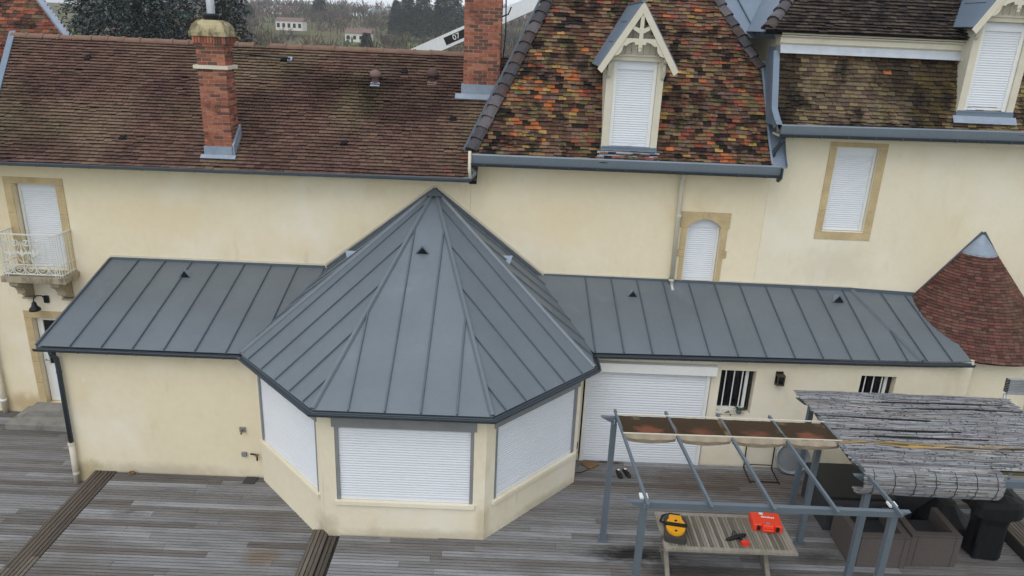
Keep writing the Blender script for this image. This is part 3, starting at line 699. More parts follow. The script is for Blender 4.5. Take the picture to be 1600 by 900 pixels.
# zinc valley along the right edge
mb = MB(); f_, L_ = prof_surf(CPROF); pv = []
for i in range(15):
    q, d_, N_ = f_(.02 + 2.35 * i / 14); a = cul(q.z)[1]; pv.append((V((a - .03, q.y, q.z)) + N_ * .045, V((a + .015, q.y, q.z)) + N_ * .05, V((a + .03, q.y, q.z)) + N_ * .012, V((7.0, q.y, q.z)) + N_ * .012, V((7.0, q.y, q.z)) + N_ * .1))
for a, b in zip(pv, pv[1:]):
    for i in range(4): mb.poly([a[i], a[i + 1], b[i + 1], b[i]])
mb.build('valley_gutter', ZINCB, cr)
# zinc back gutter behind the hip
zs_ = [(6.34, .98, 8.3), (7.2, .98, 8.3), (7.9, 3.6, 9.9), (5.35, 3.6, 9.9)]
zb = MB().poly(zs_).build('zinc_cricket', ZINCB, CH)
MB().beam((6.5, 1.0, 8.33), (6.15, 3.5, 9.86), .02, .035).build('seam', ZINCSEAM, zb)
MB().beam((5.95, 2.3, 9.12), (7.6, 2.3, 9.12), .015, .015).build('seam', ZINCSEAM, zb)
MB().beam((6.5, 1.0, 8.34), (7.5, 2.6, 9.31), .015, .02).build('seam', ZINCSEAM, zb)
# box cornice gutter
MB().sweep([(.74, -.42, 5.74), (6.88, -.42, 5.755)], [(0, 0), (.05, .0), (.075, .16), (.06, .185), (0, .18)]).build('gutter_board', GFACE, CH)
gutter(CH, [(.74, -.415, 5.735), (6.88, -.415, 5.75)], .06, GUTTERD)
MB().box(.74, 6.88, -.41, -.01, 5.69, 5.73).build('soffit', CREAMP, CH)
MB().prism([(6.885, -.42, 5.6), (6.885, -.57, 5.7), (6.885, -.57, 5.9), (6.885, -.3, 5.9), (6.885, -.3, 5.6)], (.02, 0, 0)).build('gutter_end', GUTTERD, CH)
MB().tube([(.73, -.52, 5.98), (.73, -.53, 5.62), (.75, -.53, 5.44)], .032, 8).build('overflow_pipe', CREAMP, CH, smooth=True)
MB().tube([(.78, -.36, 5.62), (.84, -.4, 5.52), (.76, -.45, 5.42), (.6, -.47, 5.4)], .05, 10).build('outlet_pipe', GUTTER, CH, smooth=True)
DP = empty('downpipe', (5.07, -.09, 3.25), CH)
MB().tube([(5.04, -.34, 5.68), (5.05, -.12, 5.56), (5.05, -.09, 5.4), (5.08, -.09, 3.3)], .05, 12).build('pipe', CREAMP, DP, smooth=True)
for z in (4.75, 3.34): MB().lathe([(.06, 0), (.06, .05)], (5.07, -.09, z), 12).build('collar', CREAMP, DP, smooth=True)
MB().tube([(5.08, -.09, 3.33), (5.08, -.16, 3.24), (5.08, -.3, 3.18)], .04, 8).build('pipe_shoe', GALV, DP, smooth=True)
# arched stone window above the zinc roof
W2 = empty('window', (5.66, 0, 3.3), CH)
a0, a1 = 5.3, 6.02
arc = [(a0 + (a1 - a0) * t, 4.5 + .19 * math.sin(math.pi * t) ** .75) for t in [i / 12 for i in range(13)]]
for (p, q) in ((0, 5), (5, 7), (7, 12)):
    pts = [FW.p(x, z, .014 + .003 * (p == 5)) for x, z in arc[p:q + 1]]
    xa, xb = arc[p][0] - (.16 if p == 0 else -.003), arc[q][0] + (.16 if q == 12 else -.003)
    tp = [FW.p(xb, 4.84, .014), FW.p(xa, 4.84, .014)]
    if q == 12: tp = [FW.p(xb, 4.5, .014)] + tp
    if p == 0: tp = tp + [FW.p(xa, 4.5, .014)]
    MB().prism(pts + tp, (0, .22, 0)).build('lintel_stone', STONE, W2)
for s, e in ((-1, a0), (1, a1)):
    for (z0, z1, wd) in ((3.3, 3.86, .1), (3.86, 4.02, .17), (4.02, 4.5, .13)):
        b = MB(); x0, x1 = (e - wd, e) if s < 0 else (e, e + wd)
        FW.box(b, x0 + .002, x1 - .002, z0 + .003, z1 - .003, -.2, .014 + rnd.uniform(-.003, .003)); b.build('stone', STONE, W2)
shutter(W2, FW, a0 + .01, a1 - .01, 3.29, 4.71, -.14, boxh=.22)

# ---------- dormers (same joinery on two roofs)
def dormer(parent, dx, dz, dy=0):
    def T(x, y, z): return V((x + dx, y + dy, z + dz))
    Dm = empty('dormer', T(3.87, -.25, 6.0), parent)
    FD = Fr((dx, -.25 + dy, 0), (1, 0, 0)); z = dz
    # cheeks and frame
    for x in (3.335, 4.385):
        MB().prism([T(x, -.24, 6.0), T(x, 1.3, 6.2), T(x, 1.3, 7.86), T(x, -.24, 7.86)], (.03, 0, 0)).build('cheek', CREAMP, Dm)
    for x0, x1 in ((3.32, 3.45), (4.29, 4.42)):
        b = MB(); FD.box(b, x0, x1, 6.13 + z, 7.79 + z, -.06, .02); b.build('post', CREAMP, Dm)
    b = MB(); FD.box(b, 3.3, 4.44, 7.79 + z, 7.87 + z, -.06, .05); FD.box(b, 3.27, 4.47, 7.872 + z, 7.91 + z, -.06, .075); b.build('lintel', CREAMP, Dm)
    shutter(Dm, FD, 3.455, 4.285, 6.16 + z, 7.785 + z, -.05, frame=.07)
    b = MB(); FD.box(b, 3.31, 4.43, 6.0 + z, 6.13 + z, -.1, .035); b.build('sill_flashing', ZINCB, Dm)
    b = MB(); FD.box(b, 3.33, 4.41, 6.132 + z, 6.158 + z, -.06, .045); b.build('sill', ZINCB, Dm)
    MB().obox(T(3.87, -.33, 5.99), (1, 0, 0), (0, .6, .8), (0, -.8, .6), 1.24, .16, .012).build('flashing_apron', LEADW, Dm)
    # tympanum boards
    for i in range(8):
        xa = 3.4 + i * .117; xm = xa + .0575; ht = 7.91 + (.56 - abs(xm - 3.87)) * 1.5 - .04
        MB().prism([T(xa + .002, -.26, 7.912), T(xa + .113, -.26, 7.912), T(xa + .113, -.26, ht), T(xa + .002, -.26, ht)], (0, .03, 0)).build('tympanum_board', CREAMP, Dm)
    # roof slopes
    ap = 8.82; ez = 7.66; hw = .735
    for s in (-1, 1):
        a = T(3.87, -.5, ap); e = T(3.87 + s * hw, -.5, ez); n = V((s * (ap - ez), 0, hw)).normalized()
        back = lambda zz: (zz - 6.4) / 1.733 - .02 + .35
        pa = T(3.87, back(ap), ap); pe = T(3.87 + s * hw, back(ez), ez)
        rf = MB().prism([a, e, pe, pa], n * .035).build('dormer_roof', ZINCB, Dm)
        for t in (.3, .62):
            c = a.lerp(e, t); c2 = pa.lerp(pe, t)
            MB().beam(c.lerp(c2, .12) + n * .037, c.lerp(c2, .5) + n * .037, .012, .012).build('roof_joint', ZINCSEAM, Dm)
        # bargeboard
        d = (e - a).normalized(); w_ = .1
        q = V((0, 0, -1)); lo = d.cross(V((0, 1, 0))).normalized(); lo = lo if lo.z < 0 else -lo
        MB().prism([a + V((0, -.035, .03)), e + d * .06 + V((0, -.035, .02)), e + d * .06 + lo * w_ + V((0, -.035, 0)), a + V((0, -.035, -w_ * 1.8))], (0, .034, 0)).build('barge_board', CREAMP, Dm)
        # brackets under the eaves
        x = 3.87 + s * .52
        pr = [(0, 7.85), (-.2, 7.85), (-.2, 7.8), (-.12, 7.74), (-.1, 7.62), (-.05, 7.5), (-.02, 7.46), (0, 7.46)]
        MB().prism([T(x - .03, -.27 + y, zz) for y, zz in pr], (.06, 0, 0)).build('bracket', CREAMP, Dm)
        MB().prism([T(x + s * .035, -.29, 7.8), T(x + s * .14, -.29, 7.8), T(x + s * .07, -.29, 7.62), T(x + s * .035, -.29, 7.5)], (0, .04, 0)).build('side_bracket', CREAMP, Dm)
        # cusped arch half: tie beam with scalloped underside
        zt = 8.16; inner = .42
        pts = [(0.02, 8.2), (.40, 8.2), (.57, 7.93), (.53, 7.87), (.475, 7.87)]
        for i in range(9):
            t = i / 8; pts.append((.47 - .15 * math.sin(t * math.pi / 2), 7.88 + .17 * (1 - math.cos(t * math.pi / 2))))
        pts += [(.31, 8.07), (.26, 8.06)]
        for i in range(6):
            t = i / 5; pts.append((.25 - .14 * t, 8.08 + .055 * math.sin(t * math.pi / 2)))
        pts += [(.1, 8.09), (.02, 8.09)]
        MB().prism([T(3.87 + s * x_, -.52, z_) for x_, z_ in pts], (0, .03, 0)).build('arch_board', CREAMP, Dm)
        cur = [(.02, 8.42), (.05, 8.4), (.12, 8.43), (.19, 8.49), (.225, 8.46), (.15, 8.37), (.06, 8.32), (.02, 8.3)]
        MB().prism([T(3.87 + s * x_, -.515, z_ - .02) for x_, z_ in cur], (0, .03, 0)).build('curved_brace', CREAMP, Dm)
    MB().box(*[k for p in ((3.835 + dx, 3.905 + dx), (-.522 + dy, -.48 + dy), (8.02 + dz, 8.72 + dz)) for k in p]).build('king_post', CREAMP, Dm)
    MB().lathe([(0, -.06), (.03, -.04), (.035, -.01), (.02, .02), (.035, .04)], T(3.87, -.5, 8.0), 10).build('pendant', CREAMP, Dm, smooth=True)
    MB().beam(T(3.87, -.55, 8.85), T(3.87, 1.45, 8.85), .1, .03).build('ridge_cap', ZINCB, Dm)
    return Dm
dormer(CH, 0, 0)

# ---------- right house (mansard)
RH = empty('house_mansard', (10, 0, -.2), None, 'right cream house with dark two-slope mansard roof and zinc gutter', 'house')
wall(RH, FW, 6.863, 16, -.2, 6.66, [(8.12, 8.98, 4.54, 6.3)], PLASTER2)
MB().box(6.9, 16, .3, 6, -.2, 8.2).build('house_core', PLASTER2, RH)
wall(RH, Fr((6.86, 6, 0), (0, -1, 0)), 0, 5.65, 5.6, 8.38, [], PLASTER2, .03, 'side_wall')
RPROF = [(-.45, 6.7), (-.34, 6.8), (-.24, 6.98), (.16, 8.07)]
def rul(z): return (6.67 if z > 7 else 6.67 + (7 - z) * .25, 15.5)
RP = [lin(c) for c in ((110, 94, 74), (116, 101, 77), (100, 84, 70), (122, 107, 80), (92, 77, 67), (112, 98, 82))]
def rcol(u, v, z):
    c = RP[rnd.randrange(6)]; k = nzv(u * 1.4, v * .5, 7); y = nzv(u * .6 + 3, v * .8, 3)
    if u > 9.4 and rnd.random() < .6: c = lin((142, 122, 82))
    if z > 7.95 and rnd.random() < .6: c = lin((138, 104, 74))
    if k > -.05: c = tuple(x * (1 - min(.7, (k + .05) * 2.6)) for x in c)
    if rnd.random() < .004: c = lin((170, 104, 68))
    return jit(c, .2)
rr = bed(RH, RPROF, rul)
tiled(rr, RPROF, rul, .082, .165, rcol, TILE, 300, th=.044, rag=.011)
mb = MB(); f_, L_ = prof_surf(RPROF); pv = []
for i in range(13):
    q, d_, N_ = f_(L_ * i / 12); a = rul(q.z)[0]; pv.append((V((a - .09, q.y, q.z)) - N_ * .09, V((a - .09, q.y, q.z)) + N_ * .05, V((a + .03, q.y, q.z)) + N_ * .05, V((a + .03, q.y, q.z)) + N_ * .005))
for a, b in zip(pv, pv[1:]):
    for i in range(3): mb.poly([a[i], a[i + 1], b[i + 1], b[i]])
mb.build('verge_trim', ZINCB, rr)
MB().prism([(6.64, y, z) for y, z in [(-.36, 6.7), (-.2, 7.0), (.2, 8.15), (.6, 8.15), (.6, 6.7)]], (.02, 0, 0)).build('mansard_end', ZINCB, rr)
MB().sweep([(6.76, -.42, 6.56), (11.5, -.42, 6.62), (16, -.42, 6.66)], [(0, 0), (.05, .0), (.075, .16), (.06, .185), (0, .18)]).build('gutter_board', GFACE, RH)
gutter(RH, [(6.76, -.415, 6.555), (11.5, -.415, 6.615), (16, -.415, 6.655)], .06, GUTTERD)
MB().box(6.76, 16, -.41, -.01, 6.5, 6.545).build('soffit', CREAMP, RH)
MB().tube([(6.88, -.36, 6.5), (6.87, -.3, 6.36), (6.78, -.22, 6.18), (6.76, -.22, 5.9)], .045, 10).build('outlet_pipe', GUTTERD, RH, smooth=True)
# cornice between the slopes
MB().prism([(6.66, .0, 8.42), (6.66, .0, 8.36), (6.66, .05, 8.33), (6.66, .05, 8.24), (6.66, .09, 8.2), (6.66, .3, 8.2), (6.66, .3, 8.42)], (9, 0, 0)).build('cornice', CREAMP, RH)
MB().prism([(6.68, .0, 8.05), (6.68, .03, 8.04), (6.68, .12, 8.2), (6.68, .08, 8.205)], (9, 0, 0)).build('cornice_flashing', mat('bright_lead', (176, 182, 190), .6, .1, var=.12, scale=5), RH)
UPROF = [(-.08, 8.44), (.15, 8.62), (2.4, 11.0)]
def uul(z): return (6.3 + max(0, z - 8.44) * .85, 15.5)
UPAL = [lin(c) for c in ((66, 58, 54), (76, 66, 60), (58, 51, 49), (84, 74, 65))]
def ucol(u, v, z): return jit(UPAL[rnd.randrange(4)], .2)
ur = bed(RH, UPROF, uul, name='upper_roof')
tiled(ur, UPROF, uul, .09, .17, ucol, TILE, 0, th=.05)
HT2 = HT + []
mb = MB(); c = lin((168, 84, 62))
hip_run(ur, (6.34, -.02, 8.5), (7.9, 1.7, 10.3), (-.5, -.5, .7), .27, sc=.85)
MB().poly([(6.3, -.05, 8.42), (7.95, 1.75, 10.35), (7.95, 5, 10.35), (6.3, 5, 8.42)]).build('hip_slope', ZINCB, ur)
W3 = empty('window', (8.55, 0, 4.54), RH)
stones(W3, FW, 8.12, 8.98, 4.54, 6.3, .15, .17, .1, .17, jh=.45)
shutter(W3, FW, 8.13, 8.97, 4.55, 6.29, -.1)
dormer(RH, 6.87, .98)

# ================================================================== ZINC-ROOFED EXTENSION
ZE, ZJ, ZT = 2.5, 3.275, 5.064
HX, AX, DY, Y1 = 1.421, 3.235, -4.76, -2.81
# ---------- left annex
LA = empty('side_annex', (-5, -1.4, DZM), None, 'plain cream side annex with lean-to zinc roof left of the bay', 'annex')
FLA = Fr((0, -2.6, 0), (1, 0, 0))
wall(LA, FLA, -6.74, -3.0, -.52, 2.46, [], PLASTER, .25)
wall(LA, Fr((-6.74, 0, 0), (0, -1, 0)), .0, 2.598, -.52, 2.46, [], PLASTER, .25, 'side_wall')
MB().prism([(-6.75, -2.6, 2.46), (-6.75, -.01, 2.46), (-6.75, -.01, 3.2)], (.2, 0, 0)).build('gable_wall', PLASTER, LA)
lz = MB().poly([(-6.9, Y1 + .04, ZE - .03), (-2.4, Y1 + .04, ZE - .03), (-2.4, 0, ZJ - .03), (-6.9, 0, ZJ - .03)]).build('roof', ZINCSEAM, LA)
zinc_face(lz, [(-6.92, Y1, ZE), (-3.2, Y1, ZE), (-2.22, -.012, ZJ), (-6.92, -.012, ZJ)], [.6 + .565 * i for i in range(8)])
MB().beam((-6.93, Y1, ZE + .005), (-6.93, -.02, ZJ + .005), .035, .07).build('verge_trim', ZINCSEAM, lz)
Ul = V((1, 0, 0)); Wl = V((0, -Y1, ZJ - ZE)).normalized(); Nl = Ul.cross(Wl)
def on_lean(x, t, y1=Y1): return V((x, y1 * (1 - t), ZE + (ZJ - ZE) * t))
vent(lz, on_lean(-5.13, .8), Ul, Wl, Nl)
gutter(LA, [(-6.95, Y1 + .02, ZE - .035), (-3.26, Y1 + .02, ZE - .035)], .062)
MB().box(-6.9, -3.05, Y1 + .05, -2.605, ZE - .1, ZE - .05).build('soffit', GUTTERD, LA)
MB().box(-6.92, -2.35, -.03, -.002, ZJ - .01, ZJ + .05).build('wall_flashing', ZINCSEAM, LA)
MB().box(-6.92, -2.4, -.014, -.001, ZJ + .052, ZJ + .095).build('mortar_fillet', CREAMP, LA)
DP = empty('downpipe', (-6.66, -2.68, DZL), LA)
MB().tube([(-6.72, -2.78, 2.4), (-6.72, -2.76, 2.3), (-6.69, -2.69, 2.2), (-6.69, -2.68, 2.0), (-6.7, -2.68, .42)], .045, 10).build('pipe', GUTTERD, DP, smooth=True)
MB().tube([(-6.7, -2.68, .42), (-6.72, -2.68, DZL + .005)], .055, 10).build('pipe_shoe', CREAMP, DP, smooth=True)
for z in (.36, -.28): MB().lathe([(.063, 0), (.063, .06)], (-6.705, -2.68, z), 12).build('collar', CREAMP, DP, smooth=True)
MB().lathe([(.05, 0), (.05, .04)], (-6.69, -2.68, 1.9), 12).build('collar', GUTTERD, DP, smooth=True)

# ---------- right annex
RA = empty('side_annex', (6.5, -1.0, 0), None, 'long cream annex with zinc lean-to roof, roller door and barred windows', 'annex')
YR = -2.1; FRA = Fr((0, -1.91, 0), (1, 0, 0))
wall(RA, FRA, 3.0, 9.72, -.1, 2.46, [(3.16, 5.66, 0, 2.24), (5.84, 6.53, 1.18, 2.14), (8.6, 9.29, 1.2, 2.14)], PLASTER2, .22)
FT = Fr((9.72, -1.91, 0), (1.0, .2, 0)); wall(RA, FT, 0, 1.2, -.1, 2.46, [], PLASTER2, .2, 'angled_wall')
MB().box(3.0, 9.7, -1.6, -1.55, 0, 2.4).build('inner_wall', DARK, RA)
az = MB().poly([(2.4, YR + .04, ZE - .03), (9.68, YR + .22, ZE - .03), (10.7, -1.78, ZE - .03), (10.5, 0, ZJ - .12), (2.4, 0, ZJ - .03)]).build('roof', ZINCSEAM, RA)
P0, P1, P2, P3 = (3.27, YR - .03, ZE), (9.7, YR + .17, ZE), (9.0, -.012, ZJ - .03), (2.2, -.012, ZJ)
zinc_face(az, [P0, P1, P2, P3], [-.52 + .555 * i for i in range(1, 13)])
Q1, Q2 = (10.74, -1.83, ZE - .005), (10.5, -.012, ZJ - .085)
zinc_face(az, [P1, Q1, Q2, P2], [.1, .62])
cap_strip(az, P1, P2, (0, -.3, .95), (.2, -.3, .93), wd=.1, h=.055)
Ur = V((1, 0, 0)); Wr = V((0, 2.1, ZJ - ZE)).normalized(); Nr = Ur.cross(Wr)
vent(az, on_lean(4.2, .74, YR), Ur, Wr, Nr); vent(az, on_lean(8.57, .79, YR + .1) + V((0, 0, -.0)), Ur, Wr, Nr)
gutter(RA, [(3.3, YR - .01, ZE - .035), (9.7, YR + .19, ZE - .035), (10.74, -1.82, ZE - .04)], .062)
MB().hexa([(3.1, YR + .03, ZE - .1), (9.66, YR + .2, ZE - .1), (9.66, -1.9, ZE - .1), (3.1, -1.9, ZE - .1), (3.1, YR + .03, ZE - .05), (9.66, YR + .2, ZE - .05), (9.66, -1.9, ZE - .05), (3.1, -1.9, ZE - .05)]).build('soffit', GUTTERD, RA)
MB().beam((2.35, -.017, ZJ + .03), (9.0, -.017, ZJ + .0), .03, .08).build('wall_flashing', ZINCSEAM, RA)
MB().beam((9.0, -.017, ZJ + .0), (10.45, -.017, ZJ - .05), .03, .08).build('wall_flashing', ZINCSEAM, RA)
MB().beam((2.4, -.008, ZJ + .088), (5.2, -.008, ZJ + .076), .014, .028).build('mortar_fillet', CREAMP, RA)
MB().beam((6.1, -.008, ZJ + .07), (9.0, -.008, ZJ + .058), .014, .028).build('mortar_fillet', CREAMP, RA)
RD = empty('roller_door', (4.4, -1.91, 0), RA)
b = MB(); FRA.box(b, 3.2, 5.72, 2.06, 2.25, -.02, .14); b.build('shutter_box', WHITEP, RD)
shutter(RD, FRA, 3.19, 5.63, .004, 2.06, .03, slat=.055, frame=.075, boxh=0)
for (a0, a1) in ((5.84, 6.53), (8.6, 9.29)):
    Wn = empty('barred_window', (a0 + .34, -1.91, 1.2), RA)
    zb_ = 1.19 if a0 < 7 else 1.21
    b = MB(); FRA.box(b, a0 + .002, a1 - .12, zb_, zb_ + .02, -.2, .03); b.build('sill', CREAMP, Wn)
    b = MB(); FRA.box(b, a0 + .01, a1 - .005, zb_ + .022, 2.135, -.165, -.15); b.build('pane', GLASS, Wn)
    for (u0, u1, v0, v1) in ((a0 + .002, a0 + .04, zb_ + .02, 2.138), (a1 - .16, a1 - .1, zb_ + .02, 2.138), (a0 + .04, a1 - .16, zb_ + .022, zb_ + .09)):
        b = MB(); FRA.box(b, u0, u1, v0, v1, -.18, -.12); b.build('sash', WHITEP, Wn)
    for k in range(3): b = MB(); b.tube([FRA.p(a0 + .12 + k * .165, zb_ + .02, -.07), FRA.p(a0 + .12 + k * .165, 2.14, -.07)], .012, 6); b.build('bar', WHITEP, Wn)

# ---------- octagonal bay
BP = empty('bay_pavilion', (0, -2.4, 0), None, 'octagonal cream bay with white roller shutters and pointed standing-seam zinc roof', 'pavilion')
o_ = .21; tt = o_ * math.tan(math.pi / 8); hw, aw, yf, y1w = HX - tt, AX - o_, DY + o_, Y1 + tt
cs = [(-aw, y1w), (-hw, yf), (hw, yf), (aw, y1w)]
oc = ((0, .0), )
for i in range(3):
    a = V((*cs[i], 0)); b_ = V((*cs[i + 1], 0)); L_ = (b_ - a).length; F = Fr(a, b_ - a)
    op = (.19, L_ - .2) if i == 1 else ((.07, L_ - .22) if i == 0 else (.22, L_ - .09))
    zw = DZM - .1 if i == 0 else -.1
    wall(BP, F, .0, L_, zw, 2.42, [(op[0], op[1], .7, 2.34)], PLASTER2, .22)
    Wn = empty('window', F.p(L_ / 2, .7), BP)
    shutter(Wn, F, op[0] + .003, op[1] - .003, .705, 2.335, -.035, slat=.047, frame=.055, fm=RAIL, boxh=.24)
    b = MB(); F.box(b, op[0] - .03, op[1] + .03, .63, .698, -.1, .045); b.build('sill', PLASTER2, Wn)
    b = MB(); F.box(b, op[0] - .04, op[1] + .04, 2.1, 2.41, .004, .02); b.build('lintel_board', RAIL, Wn)
wall(BP, Fr((aw, y1w, 0), (0, 1, 0)), 0, .85, -.1, 2.42, [], PLASTER2, .1, 'return_wall')
wall(BP, Fr((-aw, -2.0, 0), (0, -1, 0)), 0, .7, DZM - .1, 2.42, [], PLASTER2, .1, 'return_wall')
MB().prism([(x * .9, y * .95, .0) for x, y in cs], (0, 0, 2.3)).build('interior_core', DARK, BP)
AP = V((0, -.012, ZT)); E = [V((-AX, 0, ZE)), V((-AX, Y1, ZE)), V((-HX, DY, ZE)), V((HX, DY, ZE)), V((AX, Y1, ZE)), V((AX, 0, ZE))]
mb = MB()
for i in range(5): mb.poly([E[i] - V((0, 0, .05)), E[i + 1] - V((0, 0, .05)), AP - V((0, 0, .05))])
pr_ = mb.build('roof', ZINCSEAM, BP)
def nrm(i): return (E[i + 1] - E[i]).cross(AP - E[i]).normalized() * (1 if (E[i + 1] - E[i]).cross(AP - E[i]).z > 0 else -1)
Ld = (E[2] - E[1]).length
zinc_face(pr_, [E[2], E[3], AP], [.565, 1.14, 1.71, 2.28])
zinc_face(pr_, [E[1], E[2], AP], [.34, .86, 1.38, 1.9, 2.36])
zinc_face(pr_, [E[3], E[4], AP], [.3, .78, 1.28, 1.78, 2.28])
zinc_face(pr_, [E[0], E[1], AP], [.3, .8, 1.3, 1.8, 2.3])
zinc_face(pr_, [E[4], E[5], AP], [.5, 1.0, 1.5, 2.0, 2.5])
for i in range(1, 5): cap_strip(pr_, E[i] + (AP - E[i]).normalized() * .02, AP - (AP - E[i]).normalized() * .22, nrm(i - 1), nrm(i), wd=.095, h=.045)
MB().poly([AP + V((0, -.02, .05)), AP.lerp(E[1], .055) + V((0, -.01, .06)), AP.lerp(E[2], .055) + V((0, -.01, .07)), AP.lerp(E[3], .055) + V((0, -.01, .07)), AP.lerp(E[4], .055) + V((0, -.01, .06))]).build('apex_cap', ZINC, pr_)
for s in (-1, 1):
    a = AP + V((0, -.012, .035)); b_ = V((s * 2.3, -.024, ZJ + .02))
    MB().beam(a, b_, .03, .055, (0, 0, 1)).build('wall_flashing', ZINCSEAM, pr_)
    MB().beam(a + V((s * .02, .008, .06)), b_ + V((s * .04, .008, .06)), .014, .04).build('mortar_fillet', CREAMP, pr_)
    # valley with the lean-to
    y_e = Y1 if s < 0 else YR
    c0 = V((s * (AX - .02), y_e, ZE + .015)); c1 = V((s * 2.26, -.03, ZJ + .012))
    MB().beam(c0, c1, .05, .02).build('valley_strip', ZINCSEAM, pr_)
nF = nrm(2); uF = V((1, 0, 0)); wF = nF.cross(uF); c = (E[2] + E[3]) / 2; Lf = (AP - c).length
vent(pr_, c + (AP - c) * .655 + uF * -.06, uF, wF, nF)
kz = (ZT - ZE) / AX
for s, P in ((-1, V((-1.7, -.62, 0))), (1, V((1.6, -.76, 0)))):
    P.z = ZT - abs(P.x) * kz; n_ = V((s * kz, 0, 1)).normalized(); w_ = V((-s, 0, kz)).normalized(); vent(pr_, P, V((0, s, 0)), w_, n_, .24)
gp = [V((-AX + .02, Y1 + .02, ZE - .035)), V((-HX, DY + .03, ZE - .035)), V((HX, DY + .03, ZE - .035)), V((AX - .02, Y1 + .02, ZE - .035)), V((AX - .02, YR + .05, ZE - .035))]
gutter(BP, gp, .062)
mb = MB().sweep([V((-AX + .04, Y1, ZE - .09)), V((-HX, DY + .05, ZE - .09)), V((HX, DY + .05, ZE - .09)), V((AX - .04, Y1, ZE - .09)), V((AX - .04, -1.95, ZE - .09))], [(0, -.06), (0, .04), (-.24, .04), (-.24, -.06)]); mb.build('soffit', RAIL, BP)

# ---------- round turret
TU = empty('round_turret', (11.5, 0, 0), None, 'round cream stair turret with conical brown tile roof at the right edge', 'turret')
TC = V((11.5, 0, 0)); TZ, TR, TE = 4.62, 1.78, 2.42
MB().lathe([(1.52, -.1), (1.52, 2.5)], TC, 40, math.pi, 2 * math.pi).build('wall', PLASTER2, TU, smooth=True)
tr_ = MB().lathe([(TR - .03, TE - .03), (.02, TZ - .03)], TC, 48, math.pi, 2 * math.pi).build('roof', TILEB, TU)
MB().lathe([(1.5, TE - .03), (TR - .02, TE - .03)], TC, 40, math.pi, 2 * math.pi).build('soffit', CREAMP, TU)
mb = MB(); sl = math.hypot(TR, TZ - TE); v = 0; row = 0; TP = [lin(c) for c in ((98, 66, 58), (90, 61, 55), (104, 71, 62), (80, 57, 52), (98, 74, 66))]
while v < sl - .32:
    r = TR * (1 - v / sl); z = TE + (TZ - TE) * v / sl; n = max(6, int(math.pi * r / .125)); off = (row % 2) * .5
    for k in range(n + 1):
        a = math.pi + math.pi * (k + off) / n
        if a > 2 * math.pi: continue
        Nn = V((math.cos(a) * (TZ - TE), math.sin(a) * (TZ - TE), TR)).normalized(); Vv = V((-math.cos(a) * TR, -math.sin(a) * TR, TZ - TE)).normalized()
        emit_tile(mb, TC + V((r * math.cos(a), r * math.sin(a), z)) + Vv * rnd.uniform(-.006, .006), V((-math.sin(a), math.cos(a), 0)), Vv, Nn, math.pi * r / n - .006, .085, .03, jit(TP[rnd.randrange(5)], .18))
    v += .068; row += 1
mb.build('tile_field', TILEL, tr_, kind='stuff')
MB().lathe([(.36, TZ - .41), (.34, TZ - .36), (.0, TZ + .035)], TC, 24, math.pi, 2 * math.pi).build('zinc_cap', LEADW, tr_, smooth=True)
for s in (-1, 1):
    MB().beam(TC + V((0, -.015, TZ + .03)), TC + V((s * 1.12, -.015, 3.2)), .03, .09).build('wall_flashing', ZINCSEAM, TU)

# ================================================================== SMALL FIXTURES ON THE WALLS
WLN = empty('wall_lantern', (6.98, -1.95, 1.9), None, 'small bronze and glass wall lantern on the cream annex wall', 'wall lamp')
FRA_b = MB(); FRA.box(FRA_b, 6.91, 7.05, 1.88, 2.16, .0, .03); FRA_b.build('back_plate', BLACKP, WLN)
b = MB(); FRA.box(b, 6.93, 7.04, 1.93, 2.1, .03, .12); b.build('glass', GLASS, WLN)
b = MB()
for z in (1.91, 2.1): FRA.box(b, 6.91, 7.06, z, z + .022, .031, .145)
for x in (6.915, 7.037): FRA.box(b, x, x + .018, 1.932, 2.1, .121, .14)
b.build('cage', mat('bronze', (78, 72, 60), .6, .3), WLN)
GL = empty('gooseneck_lamp', (-8.55, -.02, 2.1), None, 'black bell lamp with curved arm under the balcony', 'wall lamp')
MB().box(-8.5, -8.4, -.05, -.002, 2.22, 2.38).build('wall_plate', BLACKP, GL)
MB().tube([(-8.46, -.05, 2.3), (-8.46, -.14, 2.42), (-8.54, -.2, 2.44), (-8.6, -.2, 2.4), (-8.62, -.2, 2.3)], .013, 6).build('arm', BLACKP, GL, smooth=True)
MB().lathe([(.02, .2), (.045, .17), (.06, .1), (.11, .04), (.12, 0), (.09, .01), (.0, .05)], (-8.62, -.2, 2.1), 14).build('shade', BLACKP, GL, smooth=True)
def small(name, label, cat, mb, m, **k): return mb.build(name, m, None, label=label, cat=cat, **k)
TA = empty('garden_tap', (-3.39, -2.6, .75), None, 'small brass wall tap high on the annex wall', 'tap')
MB().box(-3.45, -3.34, -2.64, -2.602, .76, .86).build('back_plate', RAIL, TA); MB().tube([(-3.39, -2.64, .82), (-3.39, -2.71, .82), (-3.39, -2.72, .76)], .016, 6).build('spout', BROWNW, TA)
small('wall_socket', 'grey square socket box low on the annex wall', 'socket', MB().box(-3.45, -3.36, -2.65, -2.602, .22, .31), RAIL)
TB = empty('garden_tap', (-3.17, -2.6, .15), None, 'low black tap with short pipe beside the grey socket', 'tap')
MB().tube([(-3.28, -2.63, .28), (-3.16, -2.65, .28), (-3.14, -2.68, .26), (-3.14, -2.68, .17)], .017, 6).build('spout', BLACKP, TB); MB().box(-3.17, -3.11, -2.7, -2.66, .27, .3).build('handle', BROWNW, TB)
small('door_mat', 'small dark rubber grate on the deck by the bay', 'mat', MB().prism([(-3.4, -2.87, DZM + .006), (-3.17, -2.87, DZM + .006), (-3.15, -2.65, DZM + .006), (-3.38, -2.65, DZM + .006)], (0, 0, .012)), RUBBER)
